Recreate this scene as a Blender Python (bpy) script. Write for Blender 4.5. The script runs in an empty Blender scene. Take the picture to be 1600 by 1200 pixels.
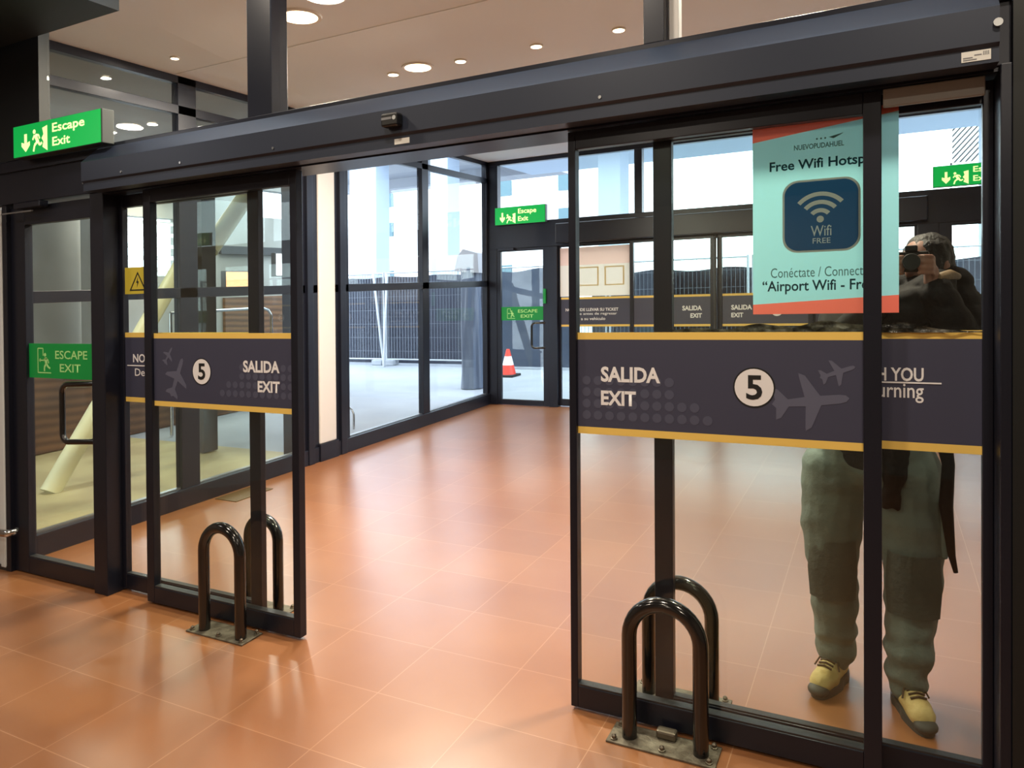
import bpy, bmesh, math, random
from mathutils import Vector, Matrix, noise
random.seed(7)
scene = bpy.context.scene
COL = scene.collection
PI = math.pi

# ------------------------------------------------------------------ camera, sky, exposure
SLOPE = 0.0625                       # the whole concourse floor ramps gently up through the doors
def W(x, y, z):
    return Vector((x, y, z + SLOPE * y))

cam_data = bpy.data.cameras.new('camera')
cam = bpy.data.objects.new('camera', cam_data)
COL.objects.link(cam)
F_PX, YAW, ROLL, PITCH, CY = 1138.366, 0.4682, 0.0068, 0.0111, 521.507
cam_data.sensor_width = 36.0
cam_data.lens = F_PX / 1600 * 36.0
cam_data.shift_y = -(600 - CY) / 1600
cam_data.clip_start = 0.05
_R = Vector((math.cos(YAW), math.sin(YAW), 0)); _F = Vector((-math.sin(YAW), math.cos(YAW), 0)); _U = Vector((0, 0, 1))
_F2 = math.cos(PITCH) * _F - math.sin(PITCH) * _U
_U2 = math.sin(PITCH) * _F + math.cos(PITCH) * _U
_R3 = math.cos(ROLL) * _R - math.sin(ROLL) * _U2
_U3 = math.sin(ROLL) * _R + math.cos(ROLL) * _U2
M = Matrix((_R3, _U3, -_F2)).transposed().to_4x4()
M.translation = Vector((0, -2.6535, 1.5))
cam.matrix_world = M
scene.camera = cam

world = bpy.data.worlds.new('overcast_sky')
scene.world = world
world.use_nodes = True
_bg = world.node_tree.nodes['Background']
_bg.inputs[0].default_value = (0.78, 0.89, 1.0, 1)
_bg.inputs[1].default_value = 5.4

scene.view_settings.view_transform = 'Standard'
scene.view_settings.look = 'None'
scene.view_settings.exposure = 0.2
scene.view_settings.gamma = 1.0
scene.view_settings.use_curve_mapping = False
HALL_POWER, VEST_POWER, SIDE_POWER = 26.0, 35.0, 34.0

# ------------------------------------------------------------------ materials
def lin(c):
    return tuple((v / 12.92 if v <= 0.04045 else ((v + 0.055) / 1.055) ** 2.4) for v in (x / 255 for x in c))
def srgb(r, g, b): return (*lin((r, g, b)), 1)

def mat(name, col, rough=0.5, metal=0.0, emit=None, estr=0.0, spec=0.5, bump=None, vary=None, sheen=0, coat=0):
    m = bpy.data.materials.new(name); m.use_nodes = True
    nt = m.node_tree; b = nt.nodes['Principled BSDF']
    b.inputs['Base Color'].default_value = srgb(*col)
    b.inputs['Roughness'].default_value = rough
    b.inputs['Metallic'].default_value = metal
    b.inputs['Specular IOR Level'].default_value = spec
    if coat: b.inputs['Coat Weight'].default_value = coat; b.inputs['Coat Roughness'].default_value = 0.15
    if emit:
        b.inputs['Emission Color'].default_value = srgb(*emit); b.inputs['Emission Strength'].default_value = estr
    if bump or vary:
        tc = nt.nodes.new('ShaderNodeTexCoord')
    if bump:
        n = nt.nodes.new('ShaderNodeTexNoise'); n.inputs['Scale'].default_value = bump[0]; n.inputs['Detail'].default_value = 4
        nt.links.new(tc.outputs['Object'], n.inputs['Vector'])
        bp = nt.nodes.new('ShaderNodeBump'); bp.inputs['Strength'].default_value = bump[1]; bp.inputs['Distance'].default_value = 0.02
        nt.links.new(n.outputs['Fac'], bp.inputs['Height']); nt.links.new(bp.outputs['Normal'], b.inputs['Normal'])
    if vary:
        n2 = nt.nodes.new('ShaderNodeTexNoise'); n2.inputs['Scale'].default_value = vary[0]; n2.inputs['Detail'].default_value = 5
        nt.links.new(tc.outputs['Object'], n2.inputs['Vector'])
        mx = nt.nodes.new('ShaderNodeMix'); mx.data_type = 'RGBA'
        mx.inputs['A'].default_value = srgb(*col); mx.inputs['B'].default_value = srgb(*vary[1])
        rp = nt.nodes.new('ShaderNodeMapRange'); rp.inputs[1].default_value = 0.4; rp.inputs[2].default_value = 0.65
        nt.links.new(n2.outputs['Fac'], rp.inputs[0]); nt.links.new(rp.outputs[0], mx.inputs['Factor'])
        nt.links.new(mx.outputs['Result'], b.inputs['Base Color'])
    return m

def glass_mat(name, tint, refl=0.05, grazing=0.5):
    """clear float glass: tinted transmission, mirror reflection rising at grazing angles"""
    m = bpy.data.materials.new(name); m.use_nodes = True
    nt = m.node_tree; nt.nodes.clear()
    out = nt.nodes.new('ShaderNodeOutputMaterial')
    tr = nt.nodes.new('ShaderNodeBsdfTransparent'); tr.inputs[0].default_value = (*tint, 1)
    gl = nt.nodes.new('ShaderNodeBsdfGlossy'); gl.inputs['Roughness'].default_value = 0.0
    lw = nt.nodes.new('ShaderNodeLayerWeight'); lw.inputs['Blend'].default_value = 0.5
    pw = nt.nodes.new('ShaderNodeMath'); pw.operation = 'POWER'; pw.inputs[1].default_value = 4
    ma = nt.nodes.new('ShaderNodeMath'); ma.operation = 'MULTIPLY_ADD'; ma.inputs[1].default_value = grazing; ma.inputs[2].default_value = refl
    mx = nt.nodes.new('ShaderNodeMixShader')
    nt.links.new(lw.outputs['Facing'], pw.inputs[0]); nt.links.new(pw.outputs[0], ma.inputs[0])
    nt.links.new(ma.outputs[0], mx.inputs[0]); nt.links.new(tr.outputs[0], mx.inputs[1]); nt.links.new(gl.outputs[0], mx.inputs[2])
    nt.links.new(mx.outputs[0], out.inputs[0])
    return m

def floor_mat():
    m = bpy.data.materials.new('terracotta_tile'); m.use_nodes = True
    nt = m.node_tree; b = nt.nodes['Principled BSDF']
    tc = nt.nodes.new('ShaderNodeTexCoord')
    mp = nt.nodes.new('ShaderNodeMapping'); mp.inputs['Location'].default_value = (2.32, 0.234, 0)
    nt.links.new(tc.outputs['Object'], mp.inputs['Vector'])
    br = nt.nodes.new('ShaderNodeTexBrick'); br.offset = 0; br.squash = 1
    br.inputs['Scale'].default_value = 1; br.inputs['Brick Width'].default_value = 0.463; br.inputs['Row Height'].default_value = 0.402
    br.inputs['Mortar Size'].default_value = 0.0022; br.inputs['Mortar Smooth'].default_value = 0.4; br.inputs['Bias'].default_value = 0
    br.inputs['Color1'].default_value = srgb(160, 107, 68); br.inputs['Color2'].default_value = srgb(151, 99, 62)
    br.inputs['Mortar'].default_value = srgb(184, 138, 104)
    nt.links.new(mp.outputs[0], br.inputs['Vector'])
    n = nt.nodes.new('ShaderNodeTexNoise'); n.inputs['Scale'].default_value = 1.7; n.inputs['Detail'].default_value = 6
    nt.links.new(tc.outputs['Object'], n.inputs['Vector'])
    mx = nt.nodes.new('ShaderNodeMix'); mx.data_type = 'RGBA'; mx.blend_type = 'MULTIPLY'
    rp = nt.nodes.new('ShaderNodeMapRange'); rp.inputs[1].default_value = 0.35; rp.inputs[2].default_value = 0.7; rp.inputs[3].default_value = 0.0; rp.inputs[4].default_value = 0.5
    nt.links.new(n.outputs['Fac'], rp.inputs[0]); nt.links.new(rp.outputs[0], mx.inputs['Factor'])
    nt.links.new(br.outputs['Color'], mx.inputs['A']); mx.inputs['B'].default_value = srgb(225, 205, 190)
    nt.links.new(mx.outputs['Result'], b.inputs['Base Color'])
    r2 = nt.nodes.new('ShaderNodeMapRange'); r2.inputs[3].default_value = 0.285; r2.inputs[4].default_value = 0.36
    n3 = nt.nodes.new('ShaderNodeTexNoise'); n3.inputs['Scale'].default_value = 5; n3.inputs['Detail'].default_value = 6
    nt.links.new(tc.outputs['Object'], n3.inputs['Vector']); nt.links.new(n3.outputs['Fac'], r2.inputs[0])
    nt.links.new(r2.outputs[0], b.inputs['Roughness']); b.inputs['Specular IOR Level'].default_value = 0.6; b.inputs['Coat Weight'].default_value = 0.7; b.inputs['Coat Roughness'].default_value = 0.29; b.inputs['Coat IOR'].default_value = 1.55
    return m

def slat_mat(name, c1, c2, scale):
    m = bpy.data.materials.new(name); m.use_nodes = True
    nt = m.node_tree; b = nt.nodes['Principled BSDF']
    tc = nt.nodes.new('ShaderNodeTexCoord')
    wv = nt.nodes.new('ShaderNodeTexWave'); wv.bands_direction = 'Z'; wv.inputs['Scale'].default_value = scale; wv.inputs['Distortion'].default_value = 1.2; wv.inputs['Detail'].default_value = 2
    nt.links.new(tc.outputs['Object'], wv.inputs['Vector'])
    mx = nt.nodes.new('ShaderNodeMix'); mx.data_type = 'RGBA'; mx.inputs['A'].default_value = srgb(*c1); mx.inputs['B'].default_value = srgb(*c2)
    nt.links.new(wv.outputs['Fac'], mx.inputs['Factor']); nt.links.new(mx.outputs['Result'], b.inputs['Base Color'])
    b.inputs['Roughness'].default_value = 0.5
    return m

def mesh_mat(name, col, px, pz, w):
    """welded wire mesh: opaque wires on a grid, open between"""
    m = bpy.data.materials.new(name); m.use_nodes = True
    nt = m.node_tree; b = nt.nodes['Principled BSDF']; b.inputs['Base Color'].default_value = srgb(*col); b.inputs['Metallic'].default_value = 0.4
    b.inputs['Roughness'].default_value = 0.4
    out = nt.nodes['Material Output']
    tc = nt.nodes.new('ShaderNodeTexCoord'); sx = nt.nodes.new('ShaderNodeSeparateXYZ'); nt.links.new(tc.outputs['Object'], sx.inputs[0])
    outs = []
    for ch, p in (('X', px), ('Z', pz)):
        md = nt.nodes.new('ShaderNodeMath'); md.operation = 'PINGPONG'; md.inputs[1].default_value = p / 2
        nt.links.new(sx.outputs[ch], md.inputs[0])
        lt = nt.nodes.new('ShaderNodeMath'); lt.operation = 'LESS_THAN'; lt.inputs[1].default_value = w
        nt.links.new(md.outputs[0], lt.inputs[0]); outs.append(lt)
    mxm = nt.nodes.new('ShaderNodeMath'); mxm.operation = 'MAXIMUM'
    nt.links.new(outs[0].outputs[0], mxm.inputs[0]); nt.links.new(outs[1].outputs[0], mxm.inputs[1])
    tr = nt.nodes.new('ShaderNodeBsdfTransparent'); ms = nt.nodes.new('ShaderNodeMixShader')
    nt.links.new(mxm.outputs[0], ms.inputs[0]); nt.links.new(tr.outputs[0], ms.inputs[1]); nt.links.new(b.outputs[0], ms.inputs[2])
    nt.links.new(ms.outputs[0], out.inputs[0])
    return m

def paper_mat(name, col, trans=0.55):
    m = bpy.data.materials.new(name); m.use_nodes = True
    nt = m.node_tree; nt.nodes.clear(); out = nt.nodes.new('ShaderNodeOutputMaterial')
    d = nt.nodes.new('ShaderNodeBsdfDiffuse'); d.inputs[0].default_value = srgb(*col)
    t = nt.nodes.new('ShaderNodeBsdfTranslucent'); t.inputs[0].default_value = srgb(*col)
    mx = nt.nodes.new('ShaderNodeMixShader'); mx.inputs[0].default_value = trans
    nt.links.new(d.outputs[0], mx.inputs[1]); nt.links.new(t.outputs[0], mx.inputs[2]); nt.links.new(mx.outputs[0], out.inputs[0])
    return m

MT = dict(
    frame=mat('dark_anodised_aluminium', (30, 33, 46), 0.32, 0.25, spec=0.5),
    frame_grey=mat('grey_anodised_aluminium', (62, 62, 64), 0.4, 0.4),
    operator=mat('charcoal_operator_cover', (42, 49, 66), 0.42, 0.2),
    pier=mat('black_wall_cladding', (24, 28, 30), 0.5, 0.1),
    alu=mat('brushed_aluminium', (170, 172, 175), 0.3, 0.9),
    chrome=mat('stainless_steel', (190, 190, 190), 0.18, 1.0),
    glass=glass_mat('clear_glass', (0.97, 0.985, 0.985), 0.03, 0.35),
    glass_door=glass_mat('door_glass', (0.955, 0.985, 0.96), 0.035, 0.35),
    floor=floor_mat(),
    ceil=mat('beige_ceiling_panel', (234, 240, 240), 0.75, vary=(0.8, (226, 231, 230))),
    hall_ceil=mat('dark_hall_ceiling', (60, 55, 52), 0.8),
    hall_wall=mat('hall_wall_paint', (150, 140, 130), 0.7),
    white=mat('white_painted_panel', (225, 232, 235), 0.45),
    track_grey=mat('grey_track_cover', (150, 150, 148), 0.45),
    cream=mat('cream_painted_column', (222, 220, 220), 0.5),
    band=mat('charcoal_vinyl', (66, 69, 92), 0.45),
    dot=mat('band_dot_vinyl', (81, 85, 109), 0.5),
    plane=mat('band_aircraft_vinyl', (96, 100, 124), 0.5),
    yellow=mat('yellow_vinyl', (250, 214, 112), 0.45),
    letter=mat('white_lettering', (248, 249, 255), 0.5),
    ink=mat('black_lettering', (28, 30, 34), 0.5),
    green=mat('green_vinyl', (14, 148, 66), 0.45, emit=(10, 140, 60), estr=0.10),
    green_letter=mat('pale_green_lettering', (190, 250, 160), 0.45),
    sign_green=mat('lit_green_sign_face', (0, 120, 50), 0.4, emit=(0, 165, 68), estr=0.85),
    sign_letter=mat('lit_sign_lettering', (230, 245, 180), 0.4, emit=(235, 250, 170), estr=0.95),
    sign_body=mat('sign_housing', (60, 66, 66), 0.5),
    bollard=mat('black_gloss_paint', (26, 24, 24), 0.14, 0.1, coat=0.6, bump=(30, 0.03)),
    plate=mat('worn_steel_plate', (128, 122, 108), 0.55, 0.5, vary=(18, (90, 82, 70)), bump=(60, 0.2)),
    bolt=mat('bolt_steel', (120, 112, 100), 0.4, 0.8),
    lamp=mat('lamp_glow', (255, 240, 215), 0.5, emit=(255, 232, 195), estr=9.0),
    lamp_trim=mat('lamp_trim', (235, 228, 215), 0.4),
    concrete=mat('pale_concrete_paving', (152, 158, 166), 0.8, vary=(0.6, (138, 144, 153))),
    conc_col=mat('blue_grey_concrete', (172, 186, 202), 0.7),
    soffit=mat('canopy_soffit', (150, 152, 158), 0.7),
    bldg=mat('white_render_facade', (240, 240, 238), 0.7),
    pane_dark=mat('dark_teal_window', (74, 106, 116), 0.15),  # even dark teal of the building windows
    tarp=mat('dark_blue_shade_cloth', (66, 70, 84), 0.7, bump=(3, 0.3)),
    tarp2=mat('blue_grey_plastic_wrap', (84, 94, 112), 0.35, bump=(4, 0.3)),
    tarp3=mat('pale_wrap_top', (150, 150, 155), 0.5),
    wire=mesh_mat('welded_wire', (120, 128, 140), 0.075, 0.30, 0.0022),
    galv=mat('galvanised_tube', (165, 172, 180), 0.4, 0.5),
    cone=mat('cone_orange', (214, 66, 52), 0.5),
    cone_white=mat('cone_white_band', (230, 230, 230), 0.5),
    rubber=mat('black_rubber', (26, 26, 28), 0.7),
    brace=mat('cream_painted_steel', (214, 208, 168), 0.45),
    slat=slat_mat('brown_slat_cladding', (118, 84, 58), (84, 60, 44), 3.2),
    grey_wall=mat('grey_wall_panel', (158, 158, 154), 0.6, vary=(0.7, (136, 134, 128))),
    side_floor=mat('pale_side_paving', (178, 166, 124), 0.6, vary=(1.4, (148, 134, 98))),
    ad_orange=mat('lit_orange_advert', (240, 165, 110), 0.5, emit=(245, 170, 120), estr=0.8),
    ad_white=mat('lit_white_sign', (240, 240, 240), 0.5, emit=(250, 250, 250), estr=1.0),
    louver=mat('white_louver', (225, 232, 238), 0.5),
    grate=mat('floor_grate', (110, 88, 58), 0.5, 0.4, bump=(80, 0.4)),
    film=mat('crumpled_dark_strip', (38, 40, 38), 0.25, bump=(30, 0.5), vary=(24, (120, 118, 108))),  # dark strip along the band, with paler random flecks
    poster=paper_mat('pale_cyan_paper', (160, 226, 242)),
    poster_red=paper_mat('coral_red_print', (232, 118, 104)),
    poster_blue=paper_mat('navy_blue_print', (44, 92, 142), 0.25),
    poster_white=paper_mat('white_print', (225, 240, 242)),
    poster_ink=paper_mat('dark_teal_print', (30, 66, 80), 0.1),
    poster_grey=paper_mat('grey_teal_print', (96, 136, 142), 0.2),
    ad_paper=paper_mat('orange_poster_paper', (240, 222, 204), 0.5),
    ad_top=paper_mat('red_orange_poster_top', (240, 196, 176), 0.6),
    ad_mark=paper_mat('yellow_poster_mark', (240, 224, 180), 0.5),
    sticker=mat('white_sticker', (225, 225, 222), 0.5),
    print_grey=mat('grey_print', (120, 122, 128), 0.5),
    warn=mat('yellow_warning_film', (214, 196, 70), 0.45),
    skin=mat('skin', (150, 108, 92), 0.5, bump=(90, 0.05)),
    hair=mat('dark_brown_hair', (14, 12, 14), 0.6, bump=(60, 0.4)),
    jacket=mat('black_quilted_nylon', (8, 8, 12), 0.65, spec=0.15, bump=(40, 0.15)),
    jacket_lit=mat('tan_shoulder_highlight', (120, 98, 72), 0.55, bump=(40, 0.2)),  # lit tone of the jacket, shoulder highlight put into the colour
    trousers=mat('grey_green_work_cotton', (118, 132, 128), 0.8, bump=(35, 0.25), vary=(3, (104, 116, 112))),
    knee=mat('dark_knee_patch', (110, 118, 112), 0.8, bump=(40, 0.3)),
    boot=mat('tan_nubuck', (222, 200, 140), 0.7, bump=(30, 0.3), vary=(12, (196, 170, 108))),
    sole=mat('grey_rubber_sole', (70, 70, 66), 0.6),
    lace=mat('brown_lace', (78, 60, 40), 0.7),
    camera_black=mat('camera_body_black', (14, 14, 16), 0.4),
)

# ------------------------------------------------------------------ builders
def setp(o, label=None, cat=None, group=None, kind=None):
    if label: o['label'] = label
    if cat: o['category'] = cat
    if group: o['group'] = group
    if kind: o['kind'] = kind
    return o

def thing(name, origin, label=None, cat=None, group=None, kind=None):
    o = bpy.data.objects.new(name, None); COL.objects.link(o)
    o.empty_display_size = 0.1
    o.location = W(*origin); o['flat'] = list(origin)
    return setp(o, label, cat, group, kind)

def link_mesh(name, me, m, parent=None, origin=None, label=None, cat=None, group=None, kind=None):
    o = bpy.data.objects.new(name, me); COL.objects.link(o)
    if m is not None and not me.materials: me.materials.append(MT[m] if isinstance(m, str) else m)
    if parent is not None: o.parent = parent
    elif origin is not None:
        o.location = W(*origin); o['flat'] = list(origin)
    return setp(o, label, cat, group, kind)

def org(parent):
    p = parent
    while p.parent is not None: p = p.parent
    return tuple(p['flat'])

class MB:
    """collects shapes in level coordinates; build() lays them on the ramp and links ONE mesh object"""
    def __init__(self): self.bm = bmesh.new()
    def box(self, x0, x1, y0, y1, z0, z1, bev=0.0):
        bm = self.bm
        vs = [bm.verts.new((x, y, z)) for x in (x0, x1) for y in (y0, y1) for z in (z0, z1)]
        idx = [(0, 1, 3, 2), (4, 6, 7, 5), (0, 4, 5, 1), (2, 3, 7, 6), (0, 2, 6, 4), (1, 5, 7, 3)]
        fs = [bm.faces.new([vs[i] for i in f]) for f in idx]
        if bev > 0:
            es = list({e for f in fs for e in f.edges})
            bmesh.ops.bevel(bm, geom=es, offset=bev, segments=2, affect='EDGES', profile=0.5)
        return self
    def prism(self, pts, a0, a1, axis='x'):
        """pts: outline; axis x: (y,z) outline; y: (x,z) outline; z: (x,y) outline"""
        bm = self.bm
        def P(p, a):
            return {'x': (a, p[0], p[1]), 'y': (p[0], a, p[1]), 'z': (p[0], p[1], a)}[axis]
        A = [bm.verts.new(P(p, a0)) for p in pts]; B = [bm.verts.new(P(p, a1)) for p in pts]
        n = len(pts); fs = [bm.faces.new(A), bm.faces.new(list(reversed(B)))]
        for i in range(n): fs.append(bm.faces.new((A[i], B[i], B[(i + 1) % n], A[(i + 1) % n])))
        return self
    def tube(self, pts, r, seg=14, cap=True, rz=None):
        bm = self.bm; pts = [Vector(p) for p in pts]; rings = []
        rr = r if isinstance(r, (list, tuple)) else [r] * len(pts)
        up = None
        for i, p in enumerate(pts):
            t = (pts[min(i + 1, len(pts) - 1)] - pts[max(i - 1, 0)]).normalized()
            if up is None:
                up = Vector((0, 0, 1)) if abs(t.z) < 0.9 else Vector((0, 1, 0))
            n = (up - t * up.dot(t)).normalized(); b = t.cross(n); up = n
            rings.append([bm.verts.new(p + (n * math.cos(a) + b * math.sin(a)) * rr[i]) for a in [2 * PI * k / seg for k in range(seg)]])
        for i in range(len(rings) - 1):
            for k in range(seg):
                bm.faces.new((rings[i][k], rings[i][(k + 1) % seg], rings[i + 1][(k + 1) % seg], rings[i + 1][k]))
        if cap:
            bm.faces.new(list(reversed(rings[0]))); bm.faces.new(rings[-1])
        return self
    def lathe(self, c, prof, seg=24):
        """prof: list of (radius, z) about vertical axis at c"""
        bm = self.bm; rings = []
        for r, z in prof:
            if r <= 1e-6: rings.append([bm.verts.new((c[0], c[1], c[2] + z))])
            else: rings.append([bm.verts.new((c[0] + r * math.cos(2 * PI * k / seg), c[1] + r * math.sin(2 * PI * k / seg), c[2] + z)) for k in range(seg)])
        for i in range(len(rings) - 1):
            A, B = rings[i], rings[i + 1]
            for k in range(seg):
                k2 = (k + 1) % seg
                if len(A) == 1 and len(B) > 1: bm.faces.new((A[0], B[k2], B[k]))
                elif len(B) == 1 and len(A) > 1: bm.faces.new((A[k], A[k2], B[0]))
                elif len(A) > 1: bm.faces.new((A[k], A[k2], B[k2], B[k]))
        if len(rings[0]) > 1: bm.faces.new(list(reversed(rings[0])))
        if len(rings[-1]) > 1: bm.faces.new(rings[-1])
        return self
    def poly(self, pts, y, t=0.0006):
        """thin cut-out in a plane y = const; pts (x, z)"""
        return self.prism(pts, y, y + t, 'y')
    def sheet(self, pts, y):
        self.bm.faces.new([self.bm.verts.new((p[0], y, p[1])) for p in pts]); return self
    def disc(self, x, z, r, y, t=0.0006, seg=28):
        return self.poly([(x + r * math.cos(2 * PI * k / seg), z + r * math.sin(2 * PI * k / seg)) for k in range(seg)], y, t)
    def ring(self, x, z, r0, r1, y, t=0.0006, a0=0.0, a1=2 * PI, seg=32):
        """annular sector"""
        bm = self.bm
        full = abs(a1 - a0 - 2 * PI) < 1e-6
        n = seg if full else seg + 1
        L = []
        for k in range(n):
            a = a0 + (a1 - a0) * k / seg
            L.append([bm.verts.new((x + r * math.cos(a), yy, z + r * math.sin(a))) for r in (r0, r1) for yy in (y, y + t)])
        for k in range(n if full else n - 1):
            A, B = L[k], L[(k + 1) % n]
            for i, j in ((0, 2), (2, 3), (3, 1), (1, 0)): bm.faces.new((A[i], A[j], B[j], B[i]))
        if not full:
            for A in (L[0], L[-1]): bm.faces.new((A[0], A[2], A[3], A[1]))
        return self
    def build(self, name, m, parent=None, origin=None, smooth=False, fn=None, level=True, **kw):
        if parent is not None: o0 = org(parent)
        elif origin is not None: o0 = origin
        else: o0 = origin = (0, 0, 0)
        bm = self.bm
        if fn:
            for v in bm.verts: v.co = fn(v.co)
        for v in bm.verts:
            x, y, z = v.co.x - o0[0], v.co.y - o0[1], v.co.z - o0[2]
            v.co = Vector((x, y, z + SLOPE * y))
        bmesh.ops.recalc_face_normals(bm, faces=bm.faces)
        me = bpy.data.meshes.new(name); bm.to_mesh(me); bm.free()
        if smooth:
            for p in me.polygons: p.use_smooth = True
            try: me.set_sharp_from_angle(angle=math.radians(40))
            except Exception: pass
        return link_mesh(name, me, m, parent, origin if parent is None else None, **kw)

def text_mesh(name, s, box, y, m, parent, bold=0.0, thick=0.0006, mirror=False, z_desc=True):
    """lettering fitted into the rectangle box = (x0, x1, z0, z1) in the plane y"""
    cu = bpy.data.curves.new(name, 'FONT'); cu.body = s; cu.size = 1.0; cu.offset = bold; cu.resolution_u = 3
    ob = bpy.data.objects.new(name, cu); COL.objects.link(ob)
    dg = bpy.context.evaluated_depsgraph_get(); dg.update()
    me = bpy.data.meshes.new_from_object(ob.evaluated_get(dg))
    bpy.data.objects.remove(ob); bpy.data.curves.remove(cu)
    xs = [v.co.x for v in me.vertices]; zs = [v.co.y for v in me.vertices]
    lo, hi = min(xs), max(xs); zl, zh = min(zs), max(zs)
    o0 = org(parent)
    x0, x1, z0, z1 = box
    for v in me.vertices:
        u = (v.co.x - lo) / (hi - lo); w = (v.co.y - zl) / (zh - zl)
        if mirror: u = 1 - u
        xx, zz = x0 + u * (x1 - x0), z0 + w * (z1 - z0)
        v.co = Vector((xx - o0[0], y - o0[1], zz - o0[2] + SLOPE * (y - o0[1])))
    return link_mesh(name, me, m, parent)

# ================================================================== SETTING
# ---- floor (indoors), paving outdoors
mb = MB(); mb.prism([(-6.2, -8.0), (3.0, -8.0), (3.0, 0.1), (1.35, 0.1), (1.35, 6.45), (-5.0, 6.45), (-5.0, 0.1), (-6.2, 0.1)], -0.05, 0.0, 'z')
mb.build('floor', 'floor', label='glossy terracotta tiled floor running from the hall out through the sliding doors', cat='floor', kind='structure')
mb = MB(); mb.box(-40, 30, 6.5, 45, -0.12, -0.012); mb.box(-40, -5.0, 3.1, 6.5, -0.12, -0.012); mb.box(3.0, 30, -2, 6.5, -0.12, -0.012)
mb.build('ground_outside', 'concrete', label='pale concrete paving outside beyond the far glass doors', cat='paving', kind='structure')
mb = MB(); mb.box(-14, -5.0, 0.1, 3.1, -0.12, -0.012); mb.box(-14, -6.3, -3, 0.1, -0.12, -0.012)
mb.build('side_path', 'side_floor', label='pale yellowish paving outside the long glass wall', cat='paving', kind='structure')

# ---- ceilings
mb = MB(); mb.box(-5.0, 1.5, 0.06, 6.5, 3.4, 3.46)
for yy in (1.25, 2.75, 4.3, 5.6): mb.box(-4.9, 1.4, yy, yy + 0.006, 3.396, 3.401)
mb.build('ceiling', 'ceil', label='beige panelled ceiling with round lamps between the two door fronts', cat='ceiling', kind='structure')
mb = MB(); mb.box(-6.3, 3.1, -8.1, -0.12, 3.75, 3.85)
mb.build('ceiling_hall', 'hall_ceil', label='dark ceiling of the hall in front of the doors', cat='ceiling', kind='structure')
mb = MB(); mb.box(-6.3, 3.1, -8.1, -8.0, 0, 3.8); mb.build('wall_rear', 'hall_wall', label='beige wall at the back of the hall', cat='wall', kind='structure')
mb = MB(); mb.box(-6.3, -6.2, -8.1, 0.0, 0, 3.8); mb.build('wall_left', 'hall_wall', label='beige side wall of the hall beside the escape door', cat='wall', kind='structure')
mb = MB(); mb.box(3.0, 3.1, -8.1, 0.2, 0, 3.8); mb.build('wall_right', 'hall_wall', label='beige side wall of the hall beside the black pier', cat='wall', kind='structure')

# ---- dark soffit box high up, piers, white partition
mb = MB(); mb.box(-6.2, -3.62, -2.4, -0.11, 3.2, 3.75)
mb.build('beam_soffit', 'pier', label='black soffit box hanging under the hall ceiling above the lit escape sign', cat='soffit', kind='structure')
mb = MB(); mb.box(-6.2, -4.445, -0.05, 0.015, 2.53, 3.75); mb.build('wall_pier', 'pier', label='black pier beside the upper glazing behind the lit escape sign', cat='pier', kind='structure')
mb = MB(); mb.box(0.345, 3.0, -0.1, 0.14, 0, 3.8)
mb.build('wall_front', 'pier', label='black wall closing the door front beside the glass panel with the poster', cat='wall', kind='structure')
mb = MB(); mb.box(-6.2, -4.845, -0.04, 0.06, 0, 2.26)
mb.box(-4.90, -4.85, -0.055, -0.04, 0.02, 2.24, 0.006); mb.box(-5.2, -5.14, -0.055, -0.04, 0.02, 2.24, 0.006)
mb.build('wall_panel', 'white', label='white wall panel beside the escape door frame', cat='wall', kind='structure')
mb = MB(); mb.box(-6.2, -4.85, -0.048, -0.04, 0, 0.03); mb.build('baseboard_left', 'frame_grey', label='grey skirting at the foot of the white wall panel', cat='skirting', kind='structure')
mb = MB(); mb.box(1.3, 1.42, 0.14, 6.45, 0, 3.4); mb.build('wall_side', 'grey_wall', label='grey solid wall of the lobby opposite the long glass wall', cat='wall', kind='structure')

# ---- near door front: header, upper glazing (window_1)
def window(name, label): return thing(name, (0, 0, 0), label, 'window', kind='structure')
w1 = window('window_1', 'upper glazing above the near doors with dark mullions')
mb = MB(); mb.box(-6.2, 0.4, -0.06, 0.12, 2.265, 2.525, 0.004); mb.box(-6.2, 0.4, -0.075, -0.06, 2.455, 2.47); mb.build('header', 'frame', w1)
for a, b in ((-2.755, -2.597), (-0.772, -0.695)):
    mb = MB(); mb.box(a, b, -0.05, 0.06, 2.525, 3.75, 0.004); mb.build('mullion', 'frame', w1)
mb = MB(); mb.box(-0.688, -0.655, 0.0, 0.05, 2.525, 3.75); mb.build('mullion', 'cream', w1, label='cream inner edge of the mullion')
for a, b in ((-4.443, -2.755), (-2.597, -0.772), (-0.655, 0.40)):
    mb = MB(); mb.box(a, b, 0.0, 0.008, 2.525, 3.75); mb.build('pane', 'glass', w1)
mb = MB(); mb.box(-3.985, -3.868, -0.05, 0.10, 0, 2.265, 0.004); mb.build('post', 'frame', w1)
mb = MB(); mb.box(-4.845, -4.80, -0.05, 0.10, 0, 2.30, 0.003); mb.build('post', 'frame', w1)
mb = MB(); mb.box(0.315, 0.345, -0.09, 0.13, 0, 2.265, 0.003); mb.build('post', 'frame', w1)

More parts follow.
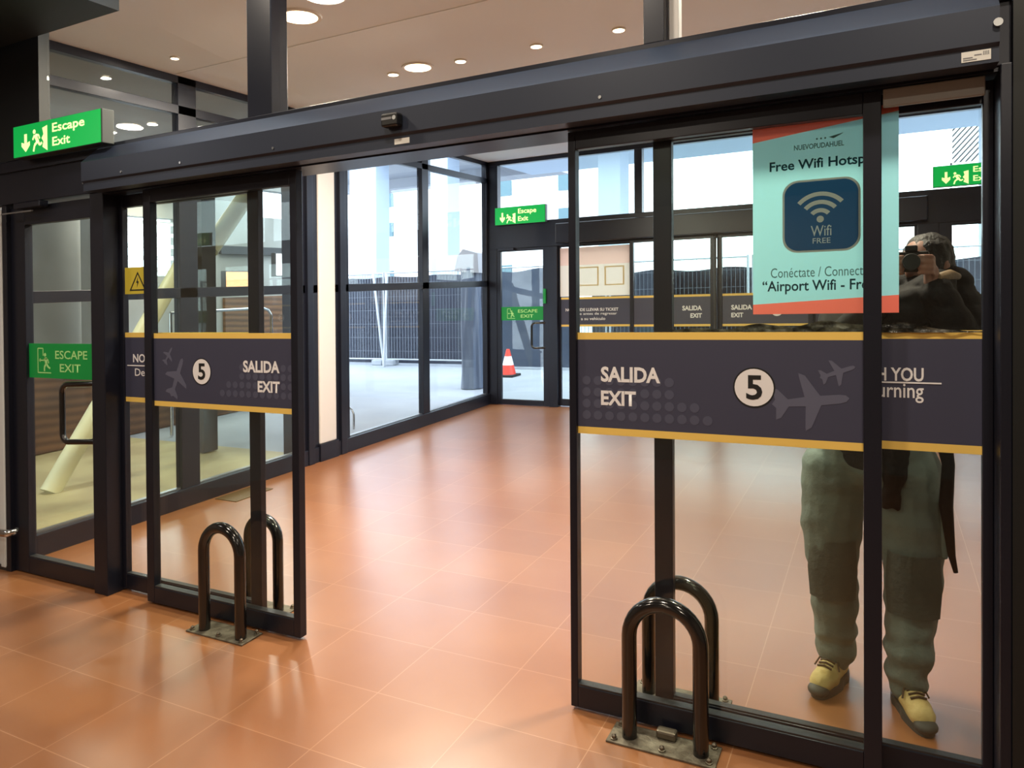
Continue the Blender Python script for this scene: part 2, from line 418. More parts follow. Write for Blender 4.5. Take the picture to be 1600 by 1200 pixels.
# ---- long glass wall on the side of the lobby (window_2)
w2 = window('window_2', 'long side glass wall of the lobby with a dark mid rail')
XW = -4.918
mul = [(0.10, 0.17), (1.29, 1.46), (2.60, 2.69), (3.25, 3.33), (4.70, 4.84), (6.30, 6.40)]
for a, b in mul:
    mb = MB(); mb.box(XW - 0.075, XW, a, b, 0, 3.4, 0.004); mb.build('mullion', 'frame', w2)
mb = MB(); mb.box(XW - 0.05, XW + 0.02, 0.10, 6.38, 0.0, 0.145, 0.004); mb.build('bottom_rail', 'frame', w2)
mb = MB(); mb.box(XW - 0.065, XW - 0.02, 0.10, 6.38, 0.145, 0.156); mb.build('sill', 'alu', w2, label='bright aluminium bead along the bottom rail')
mb = MB(); mb.box(XW - 0.06, XW, 0.10, 6.38, 1.655, 1.735, 0.003); mb.build('mid_rail', 'frame', w2)
mb = MB(); mb.box(XW - 0.06, XW, 0.10, 6.38, 3.10, 3.17, 0.003); mb.build('transom_rail', 'frame', w2)
mb = MB(); mb.box(XW - 0.06, XW, 0.10, 6.38, 3.34, 3.40, 0.003); mb.build('top_rail', 'frame', w2)
edges = [(0.17, 1.29), (1.46, 2.60), (3.33, 4.70), (4.84, 6.30)]
for a, b in edges:
    for z0, z1 in ((0.156, 1.655), (1.735, 3.10), (3.17, 3.34)):
        mb = MB(); mb.box(XW - 0.035, XW - 0.027, a, b, z0, z1); mb.build('pane', 'glass', w2)
# cream column between two dark posts, interrupting the glass wall
t = thing('column_cream', (XW, 2.95, 0), 'cream column with black base standing in the long glass wall', 'column', kind='structure')
mb = MB(); mb.box(XW - 0.3, XW + 0.02, 2.86, 3.10, 0.17, 3.4, 0.012); mb.build('shaft', 'cream', t)
mb = MB(); mb.box(XW - 0.3, XW + 0.035, 2.845, 3.115, 0.0, 0.17, 0.004); mb.build('base', 'frame', t)
mb = MB(); mb.box(XW - 0.3, XW + 0.03, 2.69, 2.77, 0.0, 3.4, 0.003); mb.box(XW - 0.3, XW + 0.0, 2.77, 2.86, 0, 3.4); mb.build('post', 'frame', t)
mb = MB(); mb.box(XW - 0.3, XW + 0.03, 3.165, 3.25, 0.0, 3.4, 0.003); mb.box(XW - 0.3, XW + 0.0, 3.10, 3.165, 0, 3.4); mb.build('post', 'frame', t)

# ---- far door front: header and upper glazing (window_3)
YF = 6.385
w3 = window('window_3', 'upper glazing and black header over the far doors')
mb = MB(); mb.box(-4.92, 1.3, YF - 0.03, YF + 0.14, 2.17, 2.53, 0.004); mb.build('header', 'frame', w3)
mb = MB(); mb.box(-3.85, 0.45, YF - 0.14, YF - 0.03, 2.20, 2.46, 0.01); mb.build('operator_cover', 'frame', w3)
mb = MB(); mb.box(-4.92, 1.3, YF - 0.02, YF + 0.06, 3.34, 3.40); mb.build('top_rail', 'frame', w3)
for a, b in ((-4.92, -4.775), (-2.80, -2.70), (-0.82, -0.72), (1.2, 1.3)):
    mb = MB(); mb.box(a, b, YF - 0.02, YF + 0.08, 2.53, 3.34, 0.003); mb.build('mullion', 'frame', w3)
for a, b in ((-4.775, -2.80), (-2.70, -0.82), (-0.72, 1.2)):
    mb = MB(); mb.box(a, b, YF + 0.02, YF + 0.028, 2.53, 3.34); mb.build('pane', 'glass', w3)
for a, b in ((-4.92, -4.79), (-4.00, -3.875), (0.36, 0.56), (1.26, 1.3)):
    mb = MB(); mb.box(a, b, YF - 0.03, YF + 0.12, 0, 2.17, 0.003); mb.build('post', 'frame', w3)

# ================================================================== DOOR LEAVES
Z0B, Z1B, YS = 1.080, 1.472, 0.027
def plane_outline(cx, cz, L, ang):
    """airliner seen from above; nose towards +u"""
    P = [(0.5, 0.0), (0.46, 0.045), (0.38, 0.06), (0.14, 0.065), (-0.02, 0.36), (-0.10, 0.40), (-0.10, 0.36), (-0.08, 0.2), (-0.06, 0.065), (-0.28, 0.05),
         (-0.40, 0.20), (-0.47, 0.22), (-0.45, 0.06), (-0.50, 0.0)]
    P = P + [(u, -v) for u, v in reversed(P[1:-1])]
    c, s_ = math.cos(ang), math.sin(ang)
    return [(cx + L * (u * c - v * s_), cz + L * (u * s_ + v * c)) for u, v in P]

def vinyl_band(root, x0, x1, yf, art=()):
    """charcoal band with yellow edge strips; art is a list of marks in front of it (yf = front plane)"""
    mb = MB(); mb.box(x0, x1, yf, yf + 0.002, Z0B + YS, Z1B - YS); bd = mb.build('vinyl_band', 'band', root)
    for za, zb in ((Z0B, Z0B + YS), (Z1B - YS, Z1B)):
        mb = MB(); mb.box(x0, x1, yf, yf + 0.002, za, zb); mb.build('yellow_strip', 'yellow', root, label='yellow edge strip of the band')
    y = yf - 0.0012
    if 'five' in dict(art):
        cx, cz = dict(art)['five']
        mb = MB(); mb.disc(cx, cz, 0.066, y); mb.build('number_disc', 'letter', bd)
        mb = MB(); mb.ring(cx, cz, 0.0655, 0.0705, y - 0.0002); mb.build('disc_rim', 'ink', bd)
        text_mesh('numeral', '5', (cx - 0.026, cx + 0.028, cz - 0.043, cz + 0.043), y - 0.0008, 'ink', bd, bold=0.022)
    if 'planes' in dict(art):
        for cx, cz, L, a in dict(art)['planes']:
            mb = MB(); mb.poly(plane_outline(cx, cz, L, a), y + 0.0002); mb.build('aircraft_mark', 'plane', bd)
    if 'dots' in dict(art):
        d0, dirn = dict(art)['dots']
        mb = MB()
        for row, n in enumerate((8, 8, 10, 11)):
            for k in range(n):
                mb.disc(d0[0] + dirn * k * 0.0462, d0[1] - row * 0.0445, 0.0175, y + 0.0004, seg=16)
        mb.build('dot_pattern', 'dot', bd)
    for s_, bx, bold in dict(art).get('texts', ()):
        text_mesh('lettering', s_, bx, y - 0.0004, 'letter', bd, bold=bold)
    for bx in dict(art).get('lines', ()):
        mb = MB(); mb.box(bx[0], bx[1], y - 0.001, y, bx[2], bx[3]); mb.build('underline', 'letter', bd)
    return bd

def leaf(name, label, x0, x1, yc, sl, sr, zb=0.012, zg0=0.097, zg1=2.18, zt=2.25, th=0.022, glass='glass_door', cat='door', frame='frame', rail_m=None):
    """framed glass leaf; sl / sr = widths of its two stiles"""
    r = thing(name, (0.5 * (x0 + x1), yc, 0), label, cat, kind='structure')
    for a, b in ((x0, x0 + sl), (x1 - sr, x1)):
        mb = MB(); mb.box(a, b, yc - th, yc + th, zb, zt, 0.003); mb.build('stile', frame, r)
    mb = MB(); mb.box(x0 + sl, x1 - sr, yc - th, yc + th, zb, zg0, 0.003); mb.build('bottom_rail', frame, r)
    mb = MB(); mb.box(x0 + sl, x1 - sr, yc - th + 0.004, yc + th - 0.004, zg0, zg0 + 0.006); mb.build('glazing_bead', 'frame_grey', r)
    mb = MB(); mb.box(x0 + sl, x1 - sr, yc - th, yc + th, zg1, zt, 0.003); mb.build('top_rail', rail_m or frame, r)
    mb = MB(); mb.box(x0 + sl, x1 - sr, yc - 0.004, yc + 0.004, zg0 + 0.006, zg1); mb.build('pane', glass, r)
    return r

SAL = ('SALIDA', 'EXIT')
# near moving leaf, slid open over the panel beside the escape door
d1 = leaf('door_1', 'sliding glass door leaf slid open beside the escape door, charcoal band reading SALIDA EXIT', -3.572, -2.475, 0.0, 0.058, 0.042)
vinyl_band(d1, -3.514, -2.517, -0.0065, dict(
    five=(-3.146, 1.273), planes=[(-3.335, 1.237, 0.225, 1.2 + PI / 2 * 0.0 - 0.05), (-3.40, 1.353, 0.105, 0.95)],
    dots=((-2.535, 1.300), -1), texts=[('SALIDA', (-2.848, -2.604, 1.276, 1.336), 0.035), ('EXIT', (-2.750, -2.604, 1.180, 1.236), 0.035)]).items())
# near moving leaf over the poster panel
d2 = leaf('door_2', 'sliding glass door leaf slid open in front of the wifi poster, charcoal band reading SALIDA EXIT', -1.083, 0.004, 0.0, 0.030, 0.054)
vinyl_band(d2, -1.053, -0.050, -0.0065, dict(
    five=(-0.394, 1.279), planes=[(-0.213, 1.238, 0.245, 0.12), (-0.128, 1.338, 0.115, 0.35)],
    dots=((-1.016, 1.287), 1), texts=[('SALIDA', (-0.957, -0.726, 1.283, 1.342), 0.035), ('EXIT', (-0.957, -0.819, 1.194, 1.250), 0.035)]).items())
# fixed panels behind them (pockets)
w4 = leaf('window_4', 'fixed glass side panel with a yellow warning film behind the sliding leaf by the escape door', -3.868, -2.79, 0.062, 0.03, 0.075, cat='window', th=0.018)
vinyl_band(w4, -3.838, -2.865, 0.0545, dict(texts=[('NO OLVIDE', (-3.770, -3.42, 1.304, 1.352), 0.022), ('Debe', (-3.755, -3.60, 1.228, 1.270), 0.006)], lines=[(-3.82, -3.40, 1.283, 1.289)]).items())
w5 = leaf('window_5', 'fixed glass side panel holding the wifi poster beside the black wall', -0.765, 0.315, 0.062, 0.07, 0.03, cat='window', th=0.018)
vinyl_band(w5, -0.695, 0.285, 0.0545, dict(texts=[('WITH YOU', (-0.098, 0.125, 1.306, 1.351), 0.022), ('returning', (-0.072, 0.125, 1.236, 1.298), 0.010)], lines=[(-0.14, 0.175, 1.299, 1.304)]).items())
mb = MB(); mb.box(0.008, 0.285, -0.03, -0.01, 2.192, 2.25, 0.004); mb.build('track_cover', 'track_grey', w5, label='grey track cover strip above the glass')

# warning film on the panel by the escape door
mb = MB(); mb.box(-3.835, -3.62, 0.0555, 0.0575, 1.69, 1.84); wf = mb.build('warning_film', 'warn', w4, label='yellow warning film on the glass')
mb = MB()
T = [(-3.795, 1.708), (-3.655, 1.708), (-3.725, 1.815)]
C3 = (sum(p[0] for p in T) / 3, sum(p[1] for p in T) / 3)
In = [(C3[0] + 0.80 * (p[0] - C3[0]), C3[1] + 0.80 * (p[1] - C3[1])) for p in T]
for i in range(3): mb.poly([T[i], T[(i + 1) % 3], In[(i + 1) % 3], In[i]], 0.0545)
mb.poly([(-3.722, 1.785), (-3.738, 1.752), (-3.728, 1.752), (-3.732, 1.725), (-3.716, 1.760), (-3.726, 1.760)], 0.0545)
mb.build('warning_triangle', 'ink', wf)

# escape doors
def run_man(mb, cx, cz, h, y, flip=1):
    """running figure in a doorway: outline strokes"""
    def st(a, b, w):
        ax, az = cx + flip * a[0] * h, cz + a[1] * h; bx, bz = cx + flip * b[0] * h, cz + b[1] * h
        d = Vector((bx - ax, bz - az)); n = Vector((-d.y, d.x)).normalized() * w * h
        mb.poly([(ax + n.x, az + n.y), (bx + n.x, bz + n.y), (bx - n.x, bz - n.y), (ax - n.x, az - n.y)], y)
    for a, b, w in (((-0.45, -0.5), (-0.45, 0.5), 0.022), ((-0.45, 0.5), (-0.1, 0.5), 0.022), ((-0.1, 0.5), (-0.1, 0.2), 0.022), ((-0.45, -0.48), (0.42, -0.48), 0.022),
                    ((-0.36, 0.02), (-0.12, 0.02), 0.025), ((-0.36, 0.02), (-0.28, 0.08), 0.022), ((-0.36, 0.02), (-0.28, -0.04), 0.022),
                    ((0.06, 0.14), (0.10, -0.12), 0.075), ((0.04, 0.10), (-0.08, 0.0), 0.035), ((0.10, 0.10), (0.24, 0.0), 0.035), ((0.24, 0.0), (0.26, -0.1), 0.03),
                    ((0.08, -0.12), (-0.02, -0.26), 0.045), ((-0.02, -0.26), (-0.02, -0.42), 0.038), ((0.12, -0.12), (0.22, -0.24), 0.045), ((0.22, -0.24), (0.36, -0.30), 0.038)):
        st(a, b, w)
    mb.disc(cx + flip * 0.03 * h, cz + 0.24 * h, 0.075 * h, y, seg=16)

def exit_film(root, x0, x1, z0, z1, yf):
    mb = MB(); mb.box(x0, x1, yf, yf + 0.002, z0, z1); f = mb.build('exit_film', 'green', root, label='green vinyl strip reading ESCAPE EXIT')
    w = x1 - x0; h = z1 - z0; y = yf - 0.0012
    mb = MB(); run_man(mb, x0 + 0.24 * w, z0 + 0.5 * h, 0.72 * h, y); mb.build('pictogram', 'green_letter', f)
    text_mesh('lettering', 'ESCAPE', (x0 + 0.40 * w, x0 + 0.86 * w, z0 + 0.56 * h, z0 + 0.80 * h), y, 'green_letter', f, bold=0.012)
    text_mesh('lettering', 'EXIT', (x0 + 0.465 * w, x0 + 0.765 * w, z0 + 0.19 * h, z0 + 0.42 * h), y, 'green_letter', f, bold=0.012)

def pull_handle(root, x, dx, z0, z1, y, dy, r=0.016):
    """D-shaped pull: stands off the stile at x, bows sideways by dx and out by dy"""
    pts = []
    n = 7; rad = 0.05
    pts.append((x, y, z1)); 
    sx = 1 if dx > 0 else -1
    for k in range(n + 1):
        a = PI / 2 * k / n
        pts.append((x + dx - sx * rad + sx * rad * math.sin(a), y + dy, z1 - rad + rad * math.cos(a)))
    for k in range(n + 1):
        a = PI / 2 * k / n
        pts.append((x + dx - sx * rad + sx * rad * math.cos(a), y + dy, z0 + rad - rad * math.sin(a)))
    pts.append((x, y, z0))
    mb = MB(); mb.tube(pts, r, 12); return mb.build('pull_handle', 'bollard', root, smooth=True)

d3 = leaf('door_3', 'black framed glass escape door with a green exit strip beside the white wall panel', -4.80, -3.985, 0.0, 0.145, 0.03, zb=0.006, zg0=0.105, zg1=2.135, zt=2.245, th=0.024)
exit_film(d3, -4.655, -3.995, 1.204, 1.412, -0.0065)
pull_handle(d3, -3.985, -0.225, 0.855, 1.185, -0.015, -0.065)
mb = MB(); mb.box(-4.66, -4.40, -0.085, -0.028, 2.225, 2.262, 0.006); dc = mb.build('door_closer', 'frame', d3)
mb = MB(); mb.box(-4.76, -4.45, -0.10, -0.088, 2.198, 2.206); mb.build('closer_arm', 'alu', dc)
d4 = leaf('door_4', 'far escape door with a green exit strip, shade cloth and traffic cone seen through it', -4.79, -4.00, YF, 0.06, 0.085, zb=0.006, zg0=0.07, zg1=2.13, zt=2.17)
exit_film(d4, -4.73, -4.085, 1.175, 1.362, YF - 0.0065)
pull_handle(d4, -4.06, -0.17, 0.80, 1.14, YF - 0.015, -0.065)
mb = MB(); mb.box(-4.075, -4.035, YF - 0.05, YF - 0.022, 1.40, 1.60, 0.004); mb.build('crash_latch', 'green', d4, label='green latch box on the stile')
mb = MB(); mb.box(-4.74, -4.50, YF - 0.08, YF - 0.022, 2.14, 2.18, 0.006); mb.build('door_closer', 'frame', d4)
d5 = leaf('door_5', 'far escape door with a green exit strip beside the person in the black jacket', 0.56, 1.26, YF, 0.12, 0.06, zb=0.006, zg0=0.07, zg1=2.135, zt=2.17)
exit_film(d5, 0.66, 1.22, 1.185, 1.40, YF - 0.0065)
pull_handle(d5, 1.24, -0.17, 0.80, 1.14, YF - 0.015, -0.065)

# far sliding doors, shut
d6 = leaf('door_6', 'far sliding door leaf shut, next to the panel with the orange poster', -2.86, -1.785, YF - 0.02, 0.05, 0.06, zg1=2.15, zt=2.19)
vinyl_band(d6, -2.81, -1.845, YF - 0.0265, dict(five=(-2.47, 1.26), texts=[('SALIDA', (-2.19, -1.95, 1.275, 1.335), 0.035), ('EXIT', (-2.09, -1.95, 1.185, 1.24), 0.035)]).items())
d7 = leaf('door_7', 'far sliding door leaf shut, partly hidden behind the wifi poster', -1.765, -0.69, YF - 0.02, 0.06, 0.05, zg1=2.15, zt=2.19)
vinyl_band(d7, -1.705, -0.74, YF - 0.0265, dict(five=(-1.08, 1.26), texts=[('SALIDA', (-1.60, -1.36, 1.275, 1.335), 0.035), ('EXIT', (-1.60, -1.46, 1.185, 1.24), 0.035)]).items())
w6 = leaf('window_6', 'fixed far side panel with an orange poster above its dark band', -3.875, -2.83, YF + 0.05, 0.03, 0.05, zg1=2.15, zt=2.17, cat='window', th=0.02)
vinyl_band(w6, -3.845, -2.88, YF + 0.0425, dict(texts=[('NO OLVIDE LLEVAR SU TICKET', (-3.78, -3.04, 1.285, 1.325), 0.022), ('pague antes de regresar', (-3.70, -3.06, 1.225, 1.268), 0.008), ('a su veh\u00edculo', (-3.56, -3.22, 1.165, 1.205), 0.008)]).items())
w7 = leaf('window_7', 'fixed far side panel behind the person in the black jacket', -0.72, 0.36, YF + 0.05, 0.05, 0.03, zg1=2.15, zt=2.17, cat='window', th=0.02)
vinyl_band(w7, -0.67, 0.33, YF + 0.0425)
mb = MB(); mb.tube([(-1.775, YF - 0.10, 0.02), (-1.775, YF - 0.10, 2.14)], 0.018, 10); mb.lathe((-1.775, YF - 0.10, 2.14), [(0.018, 0), (0.03, 0.01), (0.03, 0.03), (0.0, 0.05)], 12)
mb.build('door_pole', 'frame_grey', origin=(-1.775, YF - 0.10, 0), smooth=True, label='thin grey pole standing where the two far sliding leaves meet', cat='pole')

# ================================================================== THINGS ON THE NEAR DOOR FRONT
t = thing('door_operator', (-1.78, -0.1, 2.26), 'long charcoal automatic door operator housing above the sliding doors', 'door operator')
mb = MB(); mb.prism([(-0.062, 2.505), (-0.15, 2.425), (-0.16, 2.415), (-0.16, 2.312), (-0.148, 2.302), (-0.148, 2.258), (-0.062, 2.258)], -3.885, 0.305, 'x'); mb.build('cover', 'operator', t)
mb = MB(); mb.box(-3.868, 0.315, 0.12, 0.20, 2.258, 2.50, 0.004); mb.box(-3.868, 0.315, -0.05, 0.12, 2.252, 2.2645); mb.build('rear_cover', 'frame', t)
mb = MB(); mb.box(-3.893, -3.885, -0.15, -0.07, 2.30, 2.40); mb.build('end_cap', 'alu', t, label='bright aluminium end cap')
for x in (-3.55, -3.1, -2.48, -0.9):
    mb = MB(); mb.tube([(x, -0.1605, 2.33), (x, -0.1635, 2.33)], 0.006, 10); mb.build('screw', 'alu', t)
mb = MB(); mb.tube([(0.30, -0.1605, 2.365), (0.30, -0.172, 2.365)], 0.012, 12); mb.build('screw', 'alu', t)
t = thing('motion_sensor', (-1.80, -0.17, 2.36), 'small black motion sensor on the operator housing above the opening', 'sensor')
mb = MB(); mb.box(-1.84, -1.758, -0.205, -0.161, 2.335, 2.39, 0.008); mb.build('sensor_body', 'camera_black', t)
mb = MB(); mb.disc(-1.772, 2.367, 0.009, -0.2065, 0.0015, 14); mb.build('lens', 'alu', t)
mb = MB(); mb.box(-1.835, -1.785, -0.2062, -0.205, 2.362, 2.372); mb.build('label_strip', 'print_grey', t)
mb = MB(); mb.box(-1.81, -1.735, -0.150, -0.1485, 2.268, 2.291)
mb.build('sticker', 'sticker', origin=(-1.77, -0.149, 2.28), label='blank white sticker under the motion sensor', cat='sticker')
t = thing('rating_sticker', (0.248, -0.149, 2.283), 'white printed rating sticker near the black wall end of the operator', 'sticker')
mb = MB(); mb.box(0.212, 0.285, -0.150, -0.1485, 2.268, 2.298); mb.build('sheet', 'sticker', t)
mb = MB()
for k, (a, b) in enumerate(((0.216, 0.25), (0.216, 0.24), (0.244, 0.262))): mb.box(a, b, -0.1508, -0.150, 2.272 + 0.006 * k, 2.275 + 0.006 * k)
for k in range(4): mb.box(0.266 + 0.004 * k, 0.268 + 0.004 * k, -0.1508, -0.150, 2.283, 2.294)
mb.build('printing', 'print_grey', t)

# lit escape signs
def escape_sign(name, label, x0, x1, z0, z1, yf, depth, body_m='sign_body', face='sign_green', gap=True):
    t = thing(name, (0.5 * (x0 + x1), yf + depth / 2, z0), label, 'exit sign', 'lit escape exit signs')
    mb = MB(); mb.box(x0, x1 + 0.004, yf + 0.004, yf + depth, z0 - 0.004, z1 + 0.004, 0.004); mb.build('housing', body_m, t)
    mb = MB(); mb.box(x0 + 0.004, x1 - 0.004, yf, yf + 0.005, z0, z1); f = mb.build('lit_face', face, t, label='glowing green face')
    w, h, y = x1 - x0, z1 - z0, yf - 0.001
    ax = x0 + 0.155 * w; az = z0 + 0.42 * h
    mb = MB(); mb.poly([(ax - 0.016 * w, az + 0.28 * h), (ax + 0.016 * w, az + 0.28 * h), (ax + 0.016 * w, az - 0.02 * h), (ax + 0.05 * w, az + 0.03 * h), (ax + 0.05 * w, az - 0.10 * h), (ax, az - 0.30 * h), (ax - 0.05 * w, az - 0.10 * h), (ax - 0.05 * w, az + 0.03 * h), (ax - 0.016 * w, az - 0.02 * h)], y)
    mb.build('arrow', 'sign_letter', f)
    h_full = h; h = min(h, 0.23 * w)
    mb = MB()
    px, pz = x0 + 0.275 * w, z0 + 0.45 * h
    def st(a, b, wd):
        a = (px + a[0] * h, pz + a[1] * h); b = (px + b[0] * h, pz + b[1] * h)
        d = Vector((b[0] - a[0], b[1] - a[1])); n = Vector((-d.y, d.x)).normalized() * wd * h
        mb.poly([(a[0] + n.x, a[1] + n.y), (b[0] + n.x, b[1] + n.y), (b[0] - n.x, b[1] - n.y), (a[0] - n.x, a[1] - n.y)], y)
    for a, b, wd in (((-0.02, 0.16), (0.12, -0.08), 0.07), ((-0.06, 0.16), (-0.16, 0.02), 0.035), ((0.0, 0.16), (0.16, 0.14), 0.035), ((0.16, 0.14), (0.22, 0.02), 0.03),
                     ((0.10, -0.06), (-0.06, -0.16), 0.045), ((-0.06, -0.16), (-0.12, -0.36), 0.04), ((0.12, -0.06), (0.22, -0.18), 0.045), ((0.22, -0.18), (0.34, -0.12), 0.04)):
        st(a, b, wd)
    mb.disc(px - 0.07 * h, pz + 0.27 * h, 0.075 * h, y, seg=16)
    bx = px + 0.36 * h
    mb.poly([(bx, pz + 0.34 * h), (bx + 0.26 * h, pz + 0.40 * h), (bx + 0.26 * h, pz - 0.40 * h), (bx, pz - 0.26 * h), (bx + 0.06 * h, pz - 0.1 * h), (bx - 0.04 * h, pz + 0.02 * h), (bx + 0.06 * h, pz + 0.14 * h)], y)
    mb.build('pictogram', 'sign_letter', f)
    h = h_full
    text_mesh('lettering', 'Escape', (x0 + 0.47 * w, x0 + 0.83 * w, z0 + 0.50 * h, z0 + 0.87 * h), y, 'sign_letter', f, bold=0.018)
    text_mesh('lettering', 'Exit', (x0 + 0.47 * w, x0 + 0.67 * w, z0 + 0.15 * h, z0 + 0.43 * h), y, 'sign_letter', f, bold=0.018)
    return t
escape_sign('escape_sign', 'lit green escape sign on the header above the near escape door', -4.54, -3.735, 2.512, 2.69, -0.145, 0.075)
escape_sign('escape_sign', 'green escape sign over the far escape door with the traffic cone behind', -4.775, -4.01, 2.50, 2.735, YF - 0.10, 0.07)
escape_sign('escape_sign', 'green escape sign in the far front above the person in the black jacket', 0.50, 1.27, 2.545, 2.76, YF - 0.10, 0.07)

# wifi poster on the fixed panel
t = thing('wifi_poster', (-0.174, 0.036, 1.532), 'pale cyan wifi hotspot poster with a blue icon behind the sliding leaf', 'poster')
YP = 0.034
mb = MB(); mb.sheet([(-0.402, 1.566), (0.054, 1.590), (0.054, 2.188), (-0.402, 2.135)], YP); mb.build('sheet', 'poster', t)
mb = MB(); mb.sheet([(-0.402, 2.135), (0.054, 2.188), (0.054, 2.212), (-0.402, 2.212)], YP); mb.build('top_stripe', 'poster_red', t, label='coral red slanted top stripe')
mb = MB(); mb.sheet([(-0.402, 1.532), (0.054, 1.532), (0.054, 1.590), (-0.402, 1.566)], YP); mb.build('bottom_stripe', 'poster_red', t, label='coral red slanted bottom stripe')
text_mesh('lettering', 'NUEVOPUDAHUEL', (-0.265, -0.108, 2.094, 2.112), YP - 0.001, 'poster_grey', t, bold=0.02)
mb = MB()
for k in range(3): mb.disc(-0.192 + 0.013 * k, 2.126, 0.003, YP - 0.001, seg=12)
mb.poly([(-0.155, 2.128), (-0.110, 2.138), (-0.115, 2.134), (-0.140, 2.122)], YP - 0.001); mb.build('logo_mark', 'poster_grey', t)
text_mesh('lettering', 'Free Wifi Hotspot', (-0.345, -0.002, 2.018, 2.062), YP - 0.001, 'poster_ink', t, bold=0.02)
def rrect(x0, x1, z0, z1, r, n=8):
    P = []
    for cx, cz, a in ((x1 - r, z1 - r, 0), (x0 + r, z1 - r, 90), (x0 + r, z0 + r, 180), (x1 - r, z0 + r, 270)):
        for k in range(n + 1):
            b = math.radians(a + 90 * k / n); P.append((cx + r * math.cos(b), cz + r * math.sin(b)))
    return P
mb = MB(); mb.poly(rrect(-0.303, -0.058, 1.742, 1.990, 0.05), YP - 0.0006); ic = mb.build('icon_rim', 'poster_white', t)
mb = MB(); mb.poly(rrect(-0.296, -0.065, 1.749, 1.983, 0.045), YP - 0.0012); mb.build('icon_face', 'poster_blue', ic)
mb = MB()
for r in (0.036, 0.064, 0.092): mb.ring(-0.182, 1.848, r - 0.008, r + 0.006, YP - 0.0018, a0=math.radians(42), a1=math.radians(138), seg=18)
mb.disc(-0.182, 1.853, 0.0115, YP - 0.0018, seg=18); mb.build('wifi_symbol', 'poster_white', ic)
text_mesh('icon_lettering', 'Wifi', (-0.212, -0.147, 1.796, 1.832), YP - 0.0018, 'poster_white', ic, bold=0.005)
text_mesh('icon_lettering', 'FREE', (-0.206, -0.150, 1.771, 1.789), YP - 0.0018, 'poster_white', ic, bold=0.004)
text_mesh('lettering', 'Con\u00e9ctate / Connect to', (-0.342, -0.012, 1.658, 1.692), YP - 0.001, 'poster_grey', t, bold=0.0)
text_mesh('lettering', '\u201cAirport Wifi - Free\u201d', (-0.370, 0.003, 1.600, 1.648), YP - 0.001, 'poster_ink', t, bold=0.015)

# crumpled dark strip along the band's top edge under the poster
bm = bmesh.new(); nx, nz = 90, 8
G = [[None] * (nz + 1) for _ in range(nx + 1)]
for i in range(nx + 1):
    for j in range(nz + 1):
        u = i / nx; x = -0.70 + u * 0.99
        top = 0.040 * (0.35 + 0.65 * min(1, u * 2.2)) * (0.75 + 0.5 * noise.noise(Vector((x * 9, 3.1, 0)))) * (1 if u < 0.78 else max(0.15, 1 - (u - 0.78) * 5))
        z = 1.466 + top * j / nz
        y = 0.046 + 0.008 * noise.noise(Vector((x * 26, z * 70, 0.3)))
        G[i][j] = bm.verts.new((x, y, z))
for i in range(nx):
    for j in range(nz): bm.faces.new((G[i][j], G[i + 1][j], G[i + 1][j + 1], G[i][j + 1]))
bmesh.ops.solidify(bm, geom=bm.faces, thickness=0.003)
mb = MB(); mb.bm.free(); mb.bm = bm
mb.build('dark_strip', 'film', origin=(-0.2, 0.046, 1.466), smooth=True, label='crumpled dark strip along the band under the wifi poster', cat='film')

# orange poster on the far fixed panel
t = thing('orange_poster', (-3.36, YF + 0.03, 1.48), 'faded orange poster on the far side panel above the dark band', 'poster')
mb = MB(); mb.sheet([(-3.85, 1.485), (-2.872, 1.485), (-2.872, 1.90), (-3.85, 1.90)], YF + 0.025); mb.build('sheet', 'ad_paper', t)
mb = MB(); mb.sheet([(-3.85, 1.90), (-2.872, 1.90), (-2.872, 2.135), (-3.85, 2.135)], YF + 0.025); mb.build('top_stripe', 'ad_top', t, label='reddish top half')
mb = MB()
for a, b in ((-3.62, -3.30), (-3.22, -2.95)):
    for x0, x1, z0, z1 in ((a, b, 1.62, 1.635), (a, b, 1.855, 1.87), (a, a + 0.02, 1.635, 1.855), (b - 0.02, b, 1.635, 1.855)): mb.box(x0, x1, YF + 0.0205, YF + 0.022, z0, z1)
mb.build('frame_mark', 'ad_mark', t, label='yellow frame outlines')

# white handrail end on the wall panel
t = thing('handrail', (-5.2, -0.12, 0.3), 'steel handrail end fixed low on the white wall panel', 'handrail')
mb = MB(); mb.tube([(-5.9, -0.12, 0.27), (-4.76, -0.12, 0.27), (-4.72, -0.115, 0.27), (-4.71, -0.09, 0.27), (-4.72, -0.06, 0.27)], 0.022, 16); mb.build('rail', 'chrome', t, smooth=True)
for x in (-5.1, -5.7):
    mb = MB(); mb.tube([(x, -0.12, 0.27), (x, -0.04, 0.25)], 0.012, 10); mb.build('bracket', 'chrome', t)

